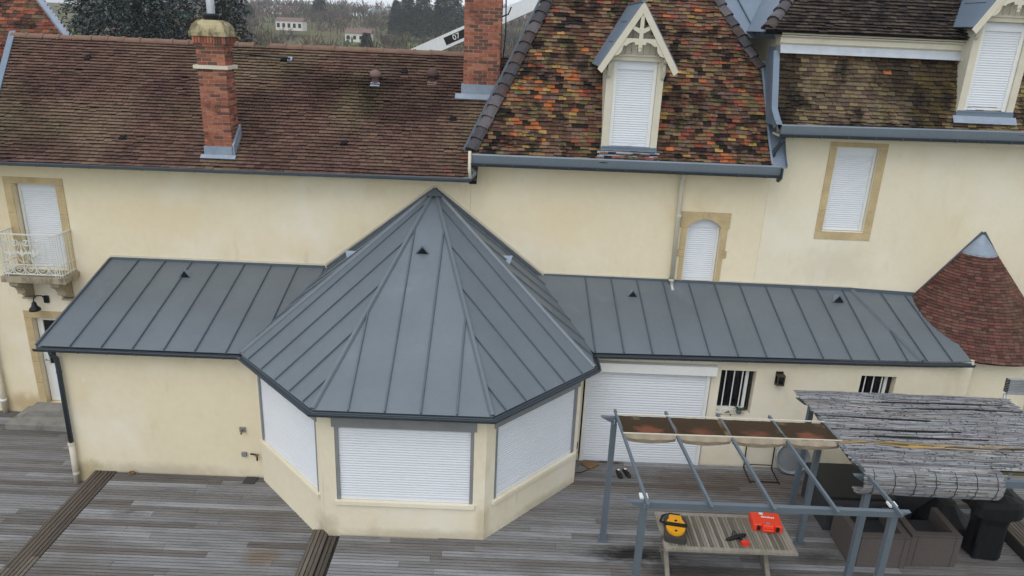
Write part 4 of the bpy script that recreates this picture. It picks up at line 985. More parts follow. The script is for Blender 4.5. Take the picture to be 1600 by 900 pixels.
small('drain_ring', 'little metal ring on the deck at the annex wall foot', 'ring', MB().tube([(-5.62 + .05 * math.cos(t), -2.69 + .05 * math.sin(t), DZM + .03) for t in [i * math.pi / 8 for i in range(16)]], .014, 6, True), BROWNW)
SO = empty('outdoor_socket', (3.1, -2.2, .6), None, 'black outdoor socket and cable on the bay return wall', 'socket')
MB().box(3.028, 3.07, -2.5, -2.42, .6, .72).build('box', BLACKP, SO); MB().tube([(3.04, -2.46, .6), (3.04, -2.46, .02), (3.2, -2.4, .012), (3.35, -2.3, .012)], .008, 5).build('cable', BLACKP, SO)

# ================================================================== BARE PERGOLA
PG = empty('pergola', (5.15, -5.5, 0), None, 'grey steel pergola with bare rafters and bunched stained canopy', 'pergola')
def post(x, y, zt, parent, wd=.088):
    b = MB().box(x - wd / 2, x + wd / 2, y - wd / 2, y + wd / 2, .02, zt); b.build('post', STEEL, parent)
    MB().box(x - .085, x + .085, y - .085, y + .085, .004, .018).build('base_plate', STEEL, parent)
def beamx(x0, x1, y, z0, z1, parent):
    pts = [(x0, y - .035, z1), (x0 + .16, y - .035, z0), (x1 - .16, y - .035, z0), (x1, y - .035, z1)]
    MB().prism(pts, (0, .07, 0)).build('beam', STEEL, parent)
for x, y in ((3.4, -4.42), (6.86, -4.3), (3.53, -6.62), (6.93, -6.6)): post(x, y, 2.285, PG)
beamx(3.18, 7.08, -4.36, 2.288, 2.375, PG); beamx(3.3, 7.12, -6.63, 2.288, 2.375, PG)
RX = [(3.43, 3.55), (4.27, 4.4), (5.13, 5.24), (5.99, 6.08), (6.83, 6.93)]
for a, b in RX: MB().beam((a, -4.2, 2.405), (b, -6.78, 2.405), .038, .05).build('rafter', STEEL, PG)
for (x, y) in ((3.53, -6.63), (6.93, -6.6)): MB().box(x - .055, x + .055, y + .04, y + .15, 2.37, 2.4).build('post_cap', WHITEP, PG)
for x, y in ((3.4, -4.42), (6.86, -4.3), (3.53, -6.62), (6.93, -6.6)):
    for z in (2.31, 2.35): MB().tube([(x, y - .06, z), (x, y + .0, z)], .009, 6).build('bolt', GALV, PG)
CA = empty('canopy', (5.15, -4.7, 2.2), PG)
for i in range(4):
    xa, xb = RX[i][0] + .012, RX[i + 1][0] - .012; mb = MB(); nx, ny = 16, 10; g = []
    for j in range(ny + 1):
        rw = []
        for k in range(nx + 1):
            s, t = k / nx, j / ny; sag = .17 * (math.sin(math.pi * s) ** .4) * (math.sin(math.pi * t) ** .6) * .4
            rw.append(V((xa + (xb - xa) * s + .03 * t, -4.4 - .58 * t, 2.42 + .02 * t - sag + .006 * nzv(s * 9 + i * 7, t * 9))))
        g.append(rw)
    for j in range(ny):
        for k in range(nx):
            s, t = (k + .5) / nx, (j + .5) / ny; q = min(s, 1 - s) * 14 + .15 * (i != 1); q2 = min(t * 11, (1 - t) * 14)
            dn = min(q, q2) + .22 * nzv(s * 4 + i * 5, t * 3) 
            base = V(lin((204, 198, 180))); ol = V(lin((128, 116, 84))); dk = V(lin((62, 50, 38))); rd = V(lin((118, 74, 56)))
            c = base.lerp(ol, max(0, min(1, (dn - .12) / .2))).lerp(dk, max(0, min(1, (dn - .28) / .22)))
            rr_ = 1 - ((s - .55) / .3) ** 2 - ((t - .62) / .3) ** 2 + .6 * nzv(s * 5 + i * 3, t * 6, 3)
            c = c.lerp(rd, max(0, min(.85, rr_ * (1.3 if i in (0, 3) else .6))))
            mb.poly([g[j][k], g[j][k + 1], g[j + 1][k + 1], g[j + 1][k]], tuple(c))
    mb.build('canopy_fold', CLOTH, CA, smooth=True)
    mb = MB(); pts = []
    for k in range(13):
        s = k / 12; x = xa + (xb - xa) * s + .03; dep = .13 + .05 * math.sin(math.pi * s)
        pts.append((V((x, -4.985, 2.438)), V((x, -5.0 + .012 * math.sin(s * 20), 2.438 - dep * .5)), V((x, -4.96, 2.438 - dep))))
    cc = lin((168, 154, 136))
    for a, b in zip(pts, pts[1:]): mb.poly([a[0], b[0], b[1], a[1]], cc); mb.poly([a[1], b[1], b[2], a[2]], cc)
    mb.build('valance', CLOTH, CA, smooth=True)
MB().beam((3.46, -4.985, 2.445), (6.88, -4.96, 2.445), .016, .016).build('hem_bar', CREAMP, CA)
MB().beam((3.44, -4.39, 2.44), (6.84, -4.37, 2.44), .016, .016).build('hem_bar', CREAMP, CA)

# ================================================================== REED-COVERED PERGOLA
PG2 = empty('pergola', (9, -4.6, 0), None, 'second grey pergola roofed with weathered reed matting at the right', 'pergola')
for x, y in ((7.05, -3.36), (6.98, -5.78), (10.45, -3.4), (10.5, -5.8)): post(x, y, 2.22, PG2)
beamx(6.75, 10.7, -3.36, 2.22, 2.33, PG2); beamx(6.75, 10.8, -5.72, 2.22, 2.33, PG2)
for i in range(5): MB().beam((7.05 + i * .85, -3.2, 2.355), (7.0 + i * .87, -5.85, 2.36), .05, .05).build('rafter', STEEL, PG2)
RM = empty('reed_mat', (9, -4.5, 2.3), None, 'grey weathered reed matting draped over the right pergola', 'reed mat')
RC = [lin(c) for c in ((132, 133, 137), (122, 123, 127), (140, 141, 145), (110, 111, 115), (130, 125, 119), (148, 147, 147), (90, 90, 92))]
def rz(x, y): return 2.405 + .035 * nzv(x * .9, y * 1.6, 2) + .012 * nzv(x * 3, y * 7, 5) + .05 * max(0, (-y - 5.2))
def cane(mb, pts, r, col): mb.tube(pts, r, 4, col=col)
mb = MB(); y = -3.2; GOLD = (-5.05, -4.93); SL = [(-3.5, 8.2, 10.3), (-3.72, 8.5, 10.5), (-4.15, 7.0, 8.7), (-4.52, 7.2, 9.0), (-4.75, 7.5, 9.3)]
while y > -5.62:
    x = 6.74 + .05 * rnd.random() - .02 * (y + 3.2) + (.1 * abs(nzv(y * 4, 1))); xe = 10.62 - (0 if y < -4 else .1 * rnd.random())
    while x < xe:
        l = rnd.uniform(.4, 1.5); e = min(xe, x + l)
        gap = any(abs(y - g) < .014 and a < (x + e) / 2 < b for g, a, b in SL)
        gold = GOLD[0] < y < GOLD[1] and x < 8.9 + (y + 5.05) * 3
        if not gap and rnd.random() > .03:
            c = jit((lin((132, 106, 62)), lin((92, 76, 50)), lin((160, 136, 92)))[rnd.randrange(3)] if gold and rnd.random() < .8 else RC[rnd.randrange(7)], .18)
            j = rnd.uniform(-.01, .01)
            n = 3; cane(mb, [V((x + (e - x) * k / n, y + j + .012 * nzv((x + (e - x) * k / n) * 1.3, y * 2), rz(x + (e - x) * k / n, y) + rnd.uniform(-.006, .01) + (.02 if gold else 0))) for k in range(n + 1)], rnd.uniform(.006, .0095), c)
        x = e + rnd.uniform(0, .02)
    y -= .0115
mb.build('cane_layer', REED, RM, kind='stuff')
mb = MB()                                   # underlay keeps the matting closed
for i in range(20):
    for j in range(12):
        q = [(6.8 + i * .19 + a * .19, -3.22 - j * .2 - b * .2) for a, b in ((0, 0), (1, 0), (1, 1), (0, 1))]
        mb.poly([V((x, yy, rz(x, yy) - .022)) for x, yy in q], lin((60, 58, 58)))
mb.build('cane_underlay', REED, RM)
# hanging front fold
mb = MB(); a = 0
def fold(t):                                # t 0..1 over the bulge
    an = math.radians(100 - 215 * t); return -5.62 + .0 - .2 * math.cos(an) * 1 - .08, 2.27 + .23 * math.sin(an)
k = 0
for i in range(90):
    t = i / 89; yy, zz = fold(t); x = 6.84 + rnd.uniform(-.02, .02)
    while x < 8.86:
        e = min(8.88 + rnd.uniform(-.02, .02), x + rnd.uniform(.3, 1.1))
        cane(mb, [(x, yy + rnd.uniform(-.006, .006), zz + rnd.uniform(-.006, .006) - .012 * (x - 6.84)), (e, yy + rnd.uniform(-.006, .006), zz + rnd.uniform(-.006, .006) - .012 * (e - 6.84))], rnd.uniform(.006, .0095), jit(lin((156, 140, 108)) if .74 < t < .85 and rnd.random() < .6 else RC[rnd.randrange(7)], .18)); x = e + .008
mb.build('hanging_fold', REED, RM, kind='stuff')
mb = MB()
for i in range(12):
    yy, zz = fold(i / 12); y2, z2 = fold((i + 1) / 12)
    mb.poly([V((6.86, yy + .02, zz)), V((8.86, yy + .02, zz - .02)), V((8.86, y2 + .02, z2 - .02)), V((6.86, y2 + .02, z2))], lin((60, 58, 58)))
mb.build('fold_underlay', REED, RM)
mb = MB()
for i in range(7):
    x = 6.98 + i * .3
    mb.tube([V((x + .01 * math.sin(t * 3), fold(t / 12)[0] - .016, fold(t / 12)[1] - .012 * (x - 6.84))) for t in range(13)], .005, 4)
mb.build('tie_wire', BLACKP, RM, kind='stuff')
mb = MB()
for i in range(800):
    x = rnd.uniform(6.9, 10.5); yy = rnd.uniform(-5.6, -3.25); l = rnd.uniform(.01, .04); z = rz(x, yy) + .022
    mb.tube([(x, yy, z), (x + rnd.uniform(-.03, .03), yy - l, z + .002)], .0042, 4)
for i in range(90):
    t = rnd.random(); yy, zz = fold(t); x = rnd.uniform(6.9, 8.8)
    mb.tube([(x, yy - .014, zz), (x + rnd.uniform(-.04, .04), yy - .016, zz - .012)], .0042, 4)
mb.build('tie_knot', BLACKP, RM, kind='stuff')
for g, a, b in SL[:3] + SL[3:]:
    MB().tube([(a, g, rz(a, g) + .012), ((a + b) / 2, g + .012, rz((a + b) / 2, g) + .014), (b, g - .004, rz(b, g) + .012)], .012, 5, col=lin((50, 48, 48))).build('dark_cane', REED, RM)

# ================================================================== THINGS ON THE DECK
TBL = empty('garden_table', (5.23, -5.07, 0), None, 'weathered slatted wooden table with crossed legs under the pergola', 'table')
TX0, TX1, TY0, TY1, TZT = 4.19, 6.28, -5.54, -4.6, .74
TCOL = [lin(c) for c in ((132, 125, 114), (118, 112, 101), (144, 137, 126), (104, 98, 89))]
n = 38; pw = (TX1 - TX0 - .16) / n
for i in range(n):
    x = TX0 + .08 + i * pw
    MB().box(x + .004, x + pw - .004, TY0 + .082, TY1 - .082, TZT - .025, TZT + rnd.uniform(-.002, .002), TCOL[rnd.randrange(4)]).build('slat', TABLEW, TBL)
for (x0, x1, y0, y1) in ((TX0, TX1, TY0, TY0 + .08), (TX0, TX1, TY1 - .08, TY1), (TX0, TX0 + .078, TY0 + .081, TY1 - .081), (TX1 - .078, TX1, TY0 + .081, TY1 - .081)):
    MB().box(x0, x1, y0, y1, TZT - .04, TZT + .004, TCOL[2]).build('frame_board', TABLEW, TBL)
for x in (TX0 + .16, TX1 - .3):
    for s in (-1, 1):
        MB().beam((x + .02 * s, -5.07 - s * .36, TZT - .042), (x + .02 * s, -5.07 + s * .4, .008), .045, .07, (1, 0, 0), TCOL[0]).build('leg', TABLEW, TBL)
    MB().beam((x, -5.48, .08), (x, -4.66, .08), .04, .05, col=TCOL[1]).build('foot_rail', TABLEW, TBL)
MB().beam((TX0 + .18, -5.07, .36), (TX1 - .28, -5.07, .36), .04, .06, col=TCOL[1]).build('stretcher', TABLEW, TBL)
# cable reel lying flat
CR = empty('cable_reel', (4.44, -5.1, TZT), None, 'yellow and black cable reel lying on the wooden table', 'cable reel')
c = V((4.43, -5.11, TZT + .006)); ax = V((.18, 1, 0)).normalized(); bx = V((ax.y, -ax.x, 0))
mb = MB(); mb.prism([c + bx * x + ax * y for x, y in ((-.17, -.27), (-.14, -.3), (.14, -.3), (.17, -.27), (.17, .25), (.12, .31), (-.12, .31), (-.17, .25))], (0, 0, .1)); mb.build('frame', mat('grey_plastic', (62, 60, 58), .6), CR)
for s, y0 in ((1, -.06), (1, .06)):
    pass
t0 = c + ax * -.03 + V((0, 0, .1)); mb = MB(); P_ = [t0 + bx * (.155 * math.cos(t)) + ax * (.22 * math.sin(t)) for t in [i * math.pi / 12 for i in range(24)]]
mb.prism(P_, (0, 0, .045)); mb.build('drum', YELLOW, CR)
MB().obox(t0 + V((0, 0, .055)), bx, ax, (0, 0, 1), .35, .07, .025).build('cross_bar', BLACKP, CR)
MB().prism([c + bx * x + ax * y + V((0, 0, .102)) for x, y in ((-.11, .2), (.11, .2), (.09, .28), (-.09, .28))], (0, 0, .012)).build('top_panel', YELLOW, CR)
MB().tube([c + bx * x + ax * y + V((0, 0, .07)) for x, y in ((-.17, .1), (-.24, .12), (-.2, .28), (-.08, .36), (.08, .35))], .018, 7).build('handle', BLACKP, CR, smooth=True)
for y in (.11, -.15): MB().lathe([(.0, .0), (.02, .0), (.02, -.01)], t0 + ax * y + V((0, 0, .058)), 8).build('rivet', BLACKP, CR)
# orange case
OC = empty('tool_case', (5.98, -4.9, TZT), None, 'bright orange plastic tool case lying on the table', 'case')
c = V((5.98, -4.84, TZT + .005)); bx = V((1, -.12, 0)).normalized(); ax = V((.12, 1, 0)).normalized()
def cpt(x, y, z=0): return c + bx * x + ax * y + V((0, 0, z))
prf = [(-.24, -.16), (-.22, -.19), (-.12, -.19), (-.11, -.16), (-.095, -.16), (-.085, -.2), (.085, -.2), (.095, -.16), (.11, -.16), (.12, -.19), (.22, -.19), (.24, -.16), (.24, .17), (.22, .19), (-.22, .19), (-.24, .17)]
MB().prism([cpt(x, y) for x, y in prf], (0, 0, .055)).build('lower_shell', ORANGE, OC)
mb = MB(); k = len(prf); A_ = [cpt(x * .995, y * .995, .058) for x, y in prf]; B_ = [cpt(x * .97, y * .97, .105) for x, y in prf]; C_ = [cpt(x * .9, y * .9, .118) for x, y in prf]
for p, q in ((A_, B_), (B_, C_)):
    for i in range(k): mb.poly([p[i], p[(i + 1) % k], q[(i + 1) % k], q[i]])
mb.poly(C_); mb.poly(A_[::-1]); mb.build('lid', ORANGE, OC)
for x in (-.15, .15): MB().prism([cpt(x - .025, -.215, .03), cpt(x + .025, -.215, .03), cpt(x + .025, -.15, .03), cpt(x - .025, -.15, .03)], (0, 0, .075)).build('latch', BLACKP, OC)
MB().tube([cpt(-.085, -.19, .055), cpt(-.08, -.235, .055), cpt(.08, -.235, .055), cpt(.085, -.19, .055)], .016, 6).build('handle', ORANGE, OC)
MB().prism([cpt(-.03, -.15, .1185), cpt(.03, -.15, .1185), cpt(.03, -.11, .1185), cpt(-.03, -.11, .1185)], (0, 0, .003)).build('badge', LEADW, OC)
MB().prism([cpt(-.1, .1, .1185), cpt(-.03, .09, .1185), cpt(-.05, .12, .1185), cpt(-.02, .145, .1185), cpt(-.1, .16, .1185)], (0, 0, .003)).build('white_mark', WHITEP, OC)
for i, (x0, x1) in enumerate(((-.08, -.055), (-.05, -.02), (-.012, .01), (.018, .045), (.05, .07), (.078, .1), (.104, .125))):
    MB().prism([cpt(x0, .02, .1185), cpt(x1, .02, .1185), cpt(x1 + .005, .05 + .015 * (i % 3 == 0), .1185), cpt(x0 + .005, .05, .1185)], (0, 0, .003)).build('white_mark', WHITEP, OC)
# drill
TL = empty('hand_drill', (5.43, -5.25, TZT), None, 'small black and red power tool in the middle of the table', 'power tool')
MB().tube([(5.2, -5.3, TZT + .03), (5.27, -5.28, TZT + .035), (5.36, -5.24, TZT + .04), (5.47, -5.2, TZT + .04), (5.55, -5.17, TZT + .04)], [.012, .03, .035, .038, .025], 8).build('body', BLACKP, TL, smooth=True)
MB().tube([(5.44, -5.22, TZT + .04), (5.45, -5.29, TZT + .035), (5.47, -5.35, TZT + .035)], .022, 8).build('grip', BLACKP, TL, smooth=True)
MB().obox((5.49, -5.37, TZT + .035), (1, .2, 0), (-.2, 1, 0), (0, 0, 1), .12, .075, .06).build('battery', REDP, TL)
MB().tube([(5.33, -5.2, TZT + .05), (5.36, -5.12, TZT + .07), (5.42, -5.16, TZT + .05)], .01, 5).build('cord', BLACKP, TL)
# shoes
for i, (x, y, r_) in enumerate(((3.95, -2.42, .15), (4.1, -2.38, .3))):
    S = empty('shoe', (x, y, 0), None, 'left of the two black rubber clogs by the roller door' if i == 0 else 'right of the two black rubber clogs by the roller door', 'shoe', 'pair of clogs')
    d0 = V((math.sin(r_), -math.cos(r_), 0)); s0 = V((d0.y, -d0.x, 0)); mb = MB(); rings = []
    for t, wd, ht in ((-.14, .028, .05), (-.1, .042, .065), (-.02, .042, .06), (.06, .05, .075), (.12, .045, .06), (.155, .02, .03)):
        rings.append([V((x, y, 0)) + d0 * t + s0 * (wd * math.cos(a)) + V((0, 0, .008 + ht * max(0, math.sin(a)))) for a in [math.pi * k / 6 for k in range(7)]])
    for p, q in zip(rings, rings[1:]):
        for k in range(6): mb.poly([p[k], p[k + 1], q[k + 1], q[k]])
    mb.poly(rings[0]); mb.poly(rings[-1]); mb.build('upper', BLACKP, S, smooth=True)
    MB().prism([V((x, y, .002)) + d0 * t + s0 * w_ for t, w_ in ((-.15, .03), (-.05, .045), (.08, .055), (.15, .03), (.15, -.03), (.08, -.055), (-.05, -.045), (-.15, -.03))], (0, 0, .012)).build('sole', RUBBER, S)
    MB().lathe([(.0, .0), (.03, -.004)], V((x, y, .075)) - d0 * .07, 10).build('painted_shine', WHITEP, S)  # white disc stands in for the shine on the black clog
small('wood_scrap', 'brown flat wooden offcut on the deck beside the roller door', 'wood scrap', MB().prism([(3.2, -2.1, .006), (3.42, -2.02, .006), (3.58, -2.12, .006), (3.38, -2.3, .006)], (0, 0, .03)), BROWNW)
small('wood_offcut', 'dark thin stick lying on the deck in front of the roller door', 'stick', MB().beam((3.6, -2.0, .02), (4.0, -2.03, .02), .025, .015), BARK)
small('white_pipe', 'long white plastic pipe lying along the wall foot', 'pipe', MB().tube([(7.85, -2.05, .12), (9.2, -2.06, .12)], .03, 8), WHITEP)
# metal rack and round tub against the wall
MR = empty('metal_rack', (6.9, -2.1, 0), None, 'thin black metal frame leaning near the round tub', 'rack')
mb = MB()
for x in (6.55, 7.12): mb.tube([(x, -1.98, .62), (x, -2.02, .02), (x - .02, -2.55, .02), (x - .02, -2.57, .05)], .014, 6)
mb.build('side_frame', BLACKP, MR)
for z, y in ((.55, -1.985), (.1, -2.02)): MB().tube([(6.55, y, z), (7.12, y, z)], .012, 6).build('cross_bar', BLACKP, MR)
MB().tube([(6.53, -2.5, .02), (7.1, -2.5, .02)], .012, 6).build('cross_bar', BLACKP, MR)
RB = empty('round_tub', (7.45, -2.05, 0), None, 'round grey metal tub tipped on its side against the annex wall', 'tub')
cc = V((7.46, -2.13, .36)); up = V((0, .22, 1)).normalized(); ri = V((1, 0, 0)); no = up.cross(ri).normalized(); no = -no if no.y > 0 else no
MB().tube([cc + ri * (.33 * math.cos(t)) + up * (.33 * math.sin(t)) for t in [i * math.pi / 16 for i in range(32)]], .022, 7, True).build('rim', GALV, RB, smooth=True)
MB().prism([cc - no * .06 + ri * (.3 * math.cos(t)) + up * (.3 * math.sin(t)) for t in [i * math.pi / 16 for i in range(32)]], -no * .01).build('base', RAIL, RB)
mb = MB()
for i in range(32):
    t, t2 = i * math.pi / 16, (i + 1) * math.pi / 16
    p = [cc + ri * (.33 * math.cos(x)) + up * (.33 * math.sin(x)) for x in (t, t2)]; q = [cc - no * .06 + ri * (.3 * math.cos(x)) + up * (.3 * math.sin(x)) for x in (t, t2)]
    mb.poly([p[0], p[1], q[1], q[0]])
mb.build('side', GALV, RB, smooth=True)
# woven cube furniture
def cube_chair(x0, x1, y0, y1, label):
    Ch = empty('cube_armchair', ((x0 + x1) / 2, (y0 + y1) / 2, 0), None, label, 'armchair', 'woven cube armchairs'); h = .62; t = .11
    MB().box(x0, x1, y0, y0 + t, .01, h).build('backrest', WICKER, Ch)
    MB().box(x0, x0 + t, y0 + t + .003, y1, .01, h - .002).build('arm', WICKER, Ch); MB().box(x1 - t, x1, y0 + t + .003, y1, .01, h - .002).build('arm', WICKER, Ch)
    MB().box(x0 + t + .003, x1 - t - .003, y0 + t + .003, y1 - .02, .03, .36).build('seat', WICKERD, Ch)
    for x in (x0 + t * .9, x1 - t * .9): MB().box(x - .006, x + .006, y0 - .003, y0 + .01, .012, h - .01).build('panel_seam', WICKERD, Ch)
    for z in (h - .035,): MB().box(x0 - .002, x1 + .002, y0 - .004, y0 + .01, z, z + .008).build('rim_seam', WICKERD, Ch)
cube_chair(7.5, 8.42, -4.88, -4.05, 'brown woven cube armchair nearest the pergola post')
cube_chair(8.48, 9.32, -4.8, -4.0, 'brown woven cube armchair beside the covered barbecue')
CT = empty('cube_table', (7.95, -3.4, 0), None, 'dark woven cube table behind the two woven armchairs', 'table')
MB().box(7.4, 8.6, -3.95, -2.85, .66, .72).build('table_top', BLACKP, CT)
for x0, x1, y0, y1 in ((7.42, 8.58, -3.94, -3.9), (7.42, 8.58, -2.9, -2.86), (7.42, 7.46, -3.898, -2.902), (8.54, 8.58, -3.898, -2.902)): MB().box(x0, x1, y0, y1, .008, .658).build('side_panel', WICKERD, CT)
CT2 = empty('cube_armchair', (9.1, -3.3, 0), None, 'dark woven armchair in the deep shade under the reed mat', 'armchair', 'woven cube armchairs')
MB().box(8.75, 9.6, -3.6, -3.45, .008, .74).build('backrest', WICKERD, CT2); MB().box(8.75, 9.6, -3.445, -2.9, .008, .38).build('seat', WICKERD, CT2)
# covered barbecue
BQ = empty('covered_barbecue', (10.0, -4.4, 0), None, 'barbecue under a slumped black cover near the deck edge', 'barbecue')
mb = MB(); rings = []
for z, rx, ry, am in ((.02, .26, .2, .02), (.3, .25, .2, .03), (.7, .24, .2, .03), (.86, .27, .24, .03), (.9, .42, .3, .035), (1.1, .4, .3, .02), (1.2, .36, .27, .02), (1.25, .2, .15, .01), (1.26, .02, .02, 0)):
    rings.append([V((10.0 + (rx + am * math.sin(7 * t + z * 3)) * (abs(math.cos(t)) ** .5) * (1 if math.cos(t) > 0 else -1), -4.4 + (ry + am * math.cos(5 * t + z)) * (abs(math.sin(t)) ** .5) * (1 if math.sin(t) > 0 else -1), z + .02 * math.sin(3 * t + z * 5) * (z > .8))) for t in [i * math.pi / 14 for i in range(28)]])
for p, q in zip(rings, rings[1:]):
    for i in range(28): mb.poly([p[i], p[(i + 1) % 28], q[(i + 1) % 28], q[i]])
mb.build('cover', BLACKC, BQ, smooth=True)
for x in (9.82, 10.18):
    MB().tube([(x, -4.25, .07), (x + .04, -4.25, .07)], .065, 12).build('wheel', BLACKP, BQ)
small('cover_sheet', 'black tarpaulin heap on the deck left of the covered barbecue', 'tarpaulin', MB().lathe([(.5, .005), (.44, .3), (.3, .42), (.16, .6), (0, .63)], (9.62, -3.75, .0), 11), BLACKC)
# telescopic ladder
LD = empty('telescopic_ladder', (11.1, -3.0, DZT), None, 'folded telescopic aluminium ladder at the right edge', 'ladder')
for x in (10.68, 11.1):
    MB().tube([(x, -3.2, DZT + .01), (x, -3.0, 2.4)], .028, 8).build('rail', GALV, LD, smooth=True)
    mb = MB()
    for i in range(8): mb.lathe([(.04, 0), (.04, .018)], (x, -2.99 + i * .002, 2.45 + i * .032), 10)
    mb.build('locking_collar', BLACKP, LD, kind='stuff')
for i in range(7): MB().beam((10.68, -3.195 + i * .028, DZT + .25 + i * .33), (11.1, -3.195 + i * .028, DZT + .25 + i * .33), .06, .025).build('rung', GALV, LD)
for i in range(8): MB().beam((10.68, -2.99 + i * .002, 2.46 + i * .032), (11.1, -2.99 + i * .002, 2.46 + i * .032), .07, .024).build('rung', GALV, LD)
# sill plant
PLT = empty('potted_plant', (6.28, -1.95, 1.2), None, 'small green plant in a glass pot on the window sill', 'plant')
MB().lathe([(0, 0), (.05, 0), (.06, .1)], (6.3, -1.92, 1.212), 12).build('pot', LEADW, PLT, smooth=True)
mb = MB()
for i in range(26):
    a = rnd.uniform(0, 6.28); l = rnd.uniform(.06, .17); b0 = V((6.3, -1.93, 1.3)); tip = b0 + V((math.cos(a) * l, math.sin(a) * l * .7 - .02, rnd.uniform(0, .1))); s = V((-math.sin(a), math.cos(a), 0)) * .014
    mb.poly([b0, b0.lerp(tip, .6) + s, tip, b0.lerp(tip, .6) - s])
mb.build('leaves', GREENM, PLT)
WO = empty('wire_ornament', (5.98, -1.9, 1.16), None, 'bent black wire ornament at the left of the window sill', 'ornament')
MB().tube([(5.84, -1.86, 1.17), (5.84, -1.9, 1.13), (6.0, -1.92, 1.19), (6.1, -1.92, 1.24), (6.15, -1.92, 1.15)], .012, 5).build('wire', BLACKP, WO)

# ================================================================== BEYOND THE ROOFS
# neighbouring tiled roof at the left edge
NB = empty('neighbour_house', (-14, 6, -.7), None, 'neighbouring house with bright red-orange tile roof at the top left', 'house')
NPROF = [(1.6, 4.0), (3, 6.0), (5.6, 9.7)]
def nul(z): return (-19.5, -9.5 - (z - 7.63) * 1.085)
NPAL = [lin(c) for c in ((128, 76, 60), (106, 68, 56), (142, 90, 68), (84, 62, 53), (98, 82, 64), (118, 66, 54))]
def ncol(u, v, z): return jit(NPAL[rnd.randrange(6)], .2)
nr = bed(NB, NPROF, nul)
tiled(nr, NPROF, nul, .1, .18, ncol, TILE, 0, th=.026, rag=.012)
MB().box(-19.3, -10.2, 5.5, 10, -.8, 4.3).build('wall', PLASTER, NB)
MB().poly([(-5.6, 1.6, 4.0), (-11.75, 5.6, 9.7), (-13.5, 7.8, 9.7), (-12.1, 9.8, 4.0)]).build('hip_slope', TILEB, nr)
MB().beam((-8.2, 3.27, 6.4), (-11.75, 5.6, 9.7), .16, .08, (.5, -.5, .7)).build('hip_cap', LEADW, nr)

# crane boom
CB = empty('crane_boom', (-6, 16, -.8), None, 'white telescopic crane boom with black 07 panel behind the roof', 'crane')
dB = V((1, 0, .46)).normalized(); nB = V((-.46, 0, 1)).normalized(); o0 = V((-.5, 16, 8.0))
MB().obox(o0 - dB * 1.5, dB, (0, 1, 0), nB, 13, .5, .52).build('boom_section', BOOM, CB)
MB().obox(o0 + dB * 9.9, dB, (0, 1, 0), nB, 9.8, .42, .44).build('boom_section', BOOM, CB)
MB().obox(o0 - dB * 12.0, dB, (0, 1, 0), nB, 8.0, .58, .6).build('boom_section', BOOM, CB)
MB().box(-18, -11, 14.6, 17.4, -.7, 2.6).build('carrier', BOOM, CB)
pn = MB().obox(o0 + dB * .25 + V((0, -.255, 0)), dB, (0, 1, 0), nB, 2.2, .008, .3).build('number_panel', BLACKP, CB)
tc = bpy.data.curves.new('digits', 'FONT'); tc.body = '07'; tc.size = .3; tc.extrude = .004; tc.align_x = 'CENTER'; tc.align_y = 'CENTER'
to = bpy.data.objects.new('digits_tmp', tc); COL.objects.link(to)
dg = bpy.context.evaluated_depsgraph_get(); me = bpy.data.meshes.new_from_object(to.evaluated_get(dg)); bpy.data.objects.remove(to)
me.materials.clear(); me.materials.append(WHITEP); me.name = 'digits'
piece('digits', me, frame_m(o0 + dB * -.36 + V((0, -.268, 0)), dB, nB, (0, -1, 0)), pn)

# trees
def conifer(name, base, H, Rb, n, label, cols, size, z_lo=.06, group=None, pw=.8):
    T = empty(name, base, None, label, 'tree', group); base = V(base)
    MB().tube([base, base + V((.1, 0, H * .5)), base + V((0, 0, H * .97))], [H * .018, H * .012, H * .002], 7).build('trunk', BARK, T, smooth=True)
    mb = MB(); br = max(20, n // 34); seq = 0
    for i in range(br):
        t = z_lo + (1 - z_lo) * (i + rnd.random()) / br; a = i * 2.4 + rnd.uniform(-.3, .3); L = Rb * (1 - t) ** pw * rnd.uniform(.7, 1.12) + .05 * Rb
        z0 = base.z + H * t; d0 = V((math.cos(a), math.sin(a), 0)); sd = V((-d0.y, d0.x, 0)); bright = rnd.uniform(.7, 1.25)
        for k in range(34):
            s = rnd.random() ** .6; drop = -.28 * L * s * s + .06 * L * s; wd = .22 * L * (1 - s * .5)
            p = V((base.x, base.y, z0)) + d0 * L * s + sd * rnd.uniform(-wd, wd) + V((0, 0, drop + rnd.uniform(-.06, .04) * L))
            l = size * rnd.uniform(.6, 1.4); q = (d0 * rnd.uniform(.2, 1) + sd * rnd.uniform(-.8, .8) + V((0, 0, rnd.uniform(-.9, .25)))).normalized(); e = q.cross(V((rnd.uniform(-1, 1), rnd.uniform(-1, 1), 1))).normalized() * size * .3
            c = tuple(x * bright for x in jit(cols[rnd.randrange(len(cols))], .25))
            mb.poly([p - e, p + q * l * .5 - e * .7, p + q * l, p + q * l * .5 + e * .7], c)
    mb.build('crown', NEEDLE, T)
    return T
SPC = [lin(c) for c in ((50, 63, 60), (38, 50, 46), (66, 79, 78), (30, 40, 37), (80, 93, 94))]
PIC = [lin(c) for c in ((46, 56, 42), (38, 48, 37), (58, 64, 47))]
conifer('spruce_tree', (-17.4, 24, -.8), 19, 5.6, 60000, 'large blue-grey spruce behind the left roof ridge', SPC, .2, .2)
conifer('spruce_tree', (-15.3, 30, -.8), 14, 3.0, 16000, 'narrower spruce behind the capped chimney', SPC, .2, .2)
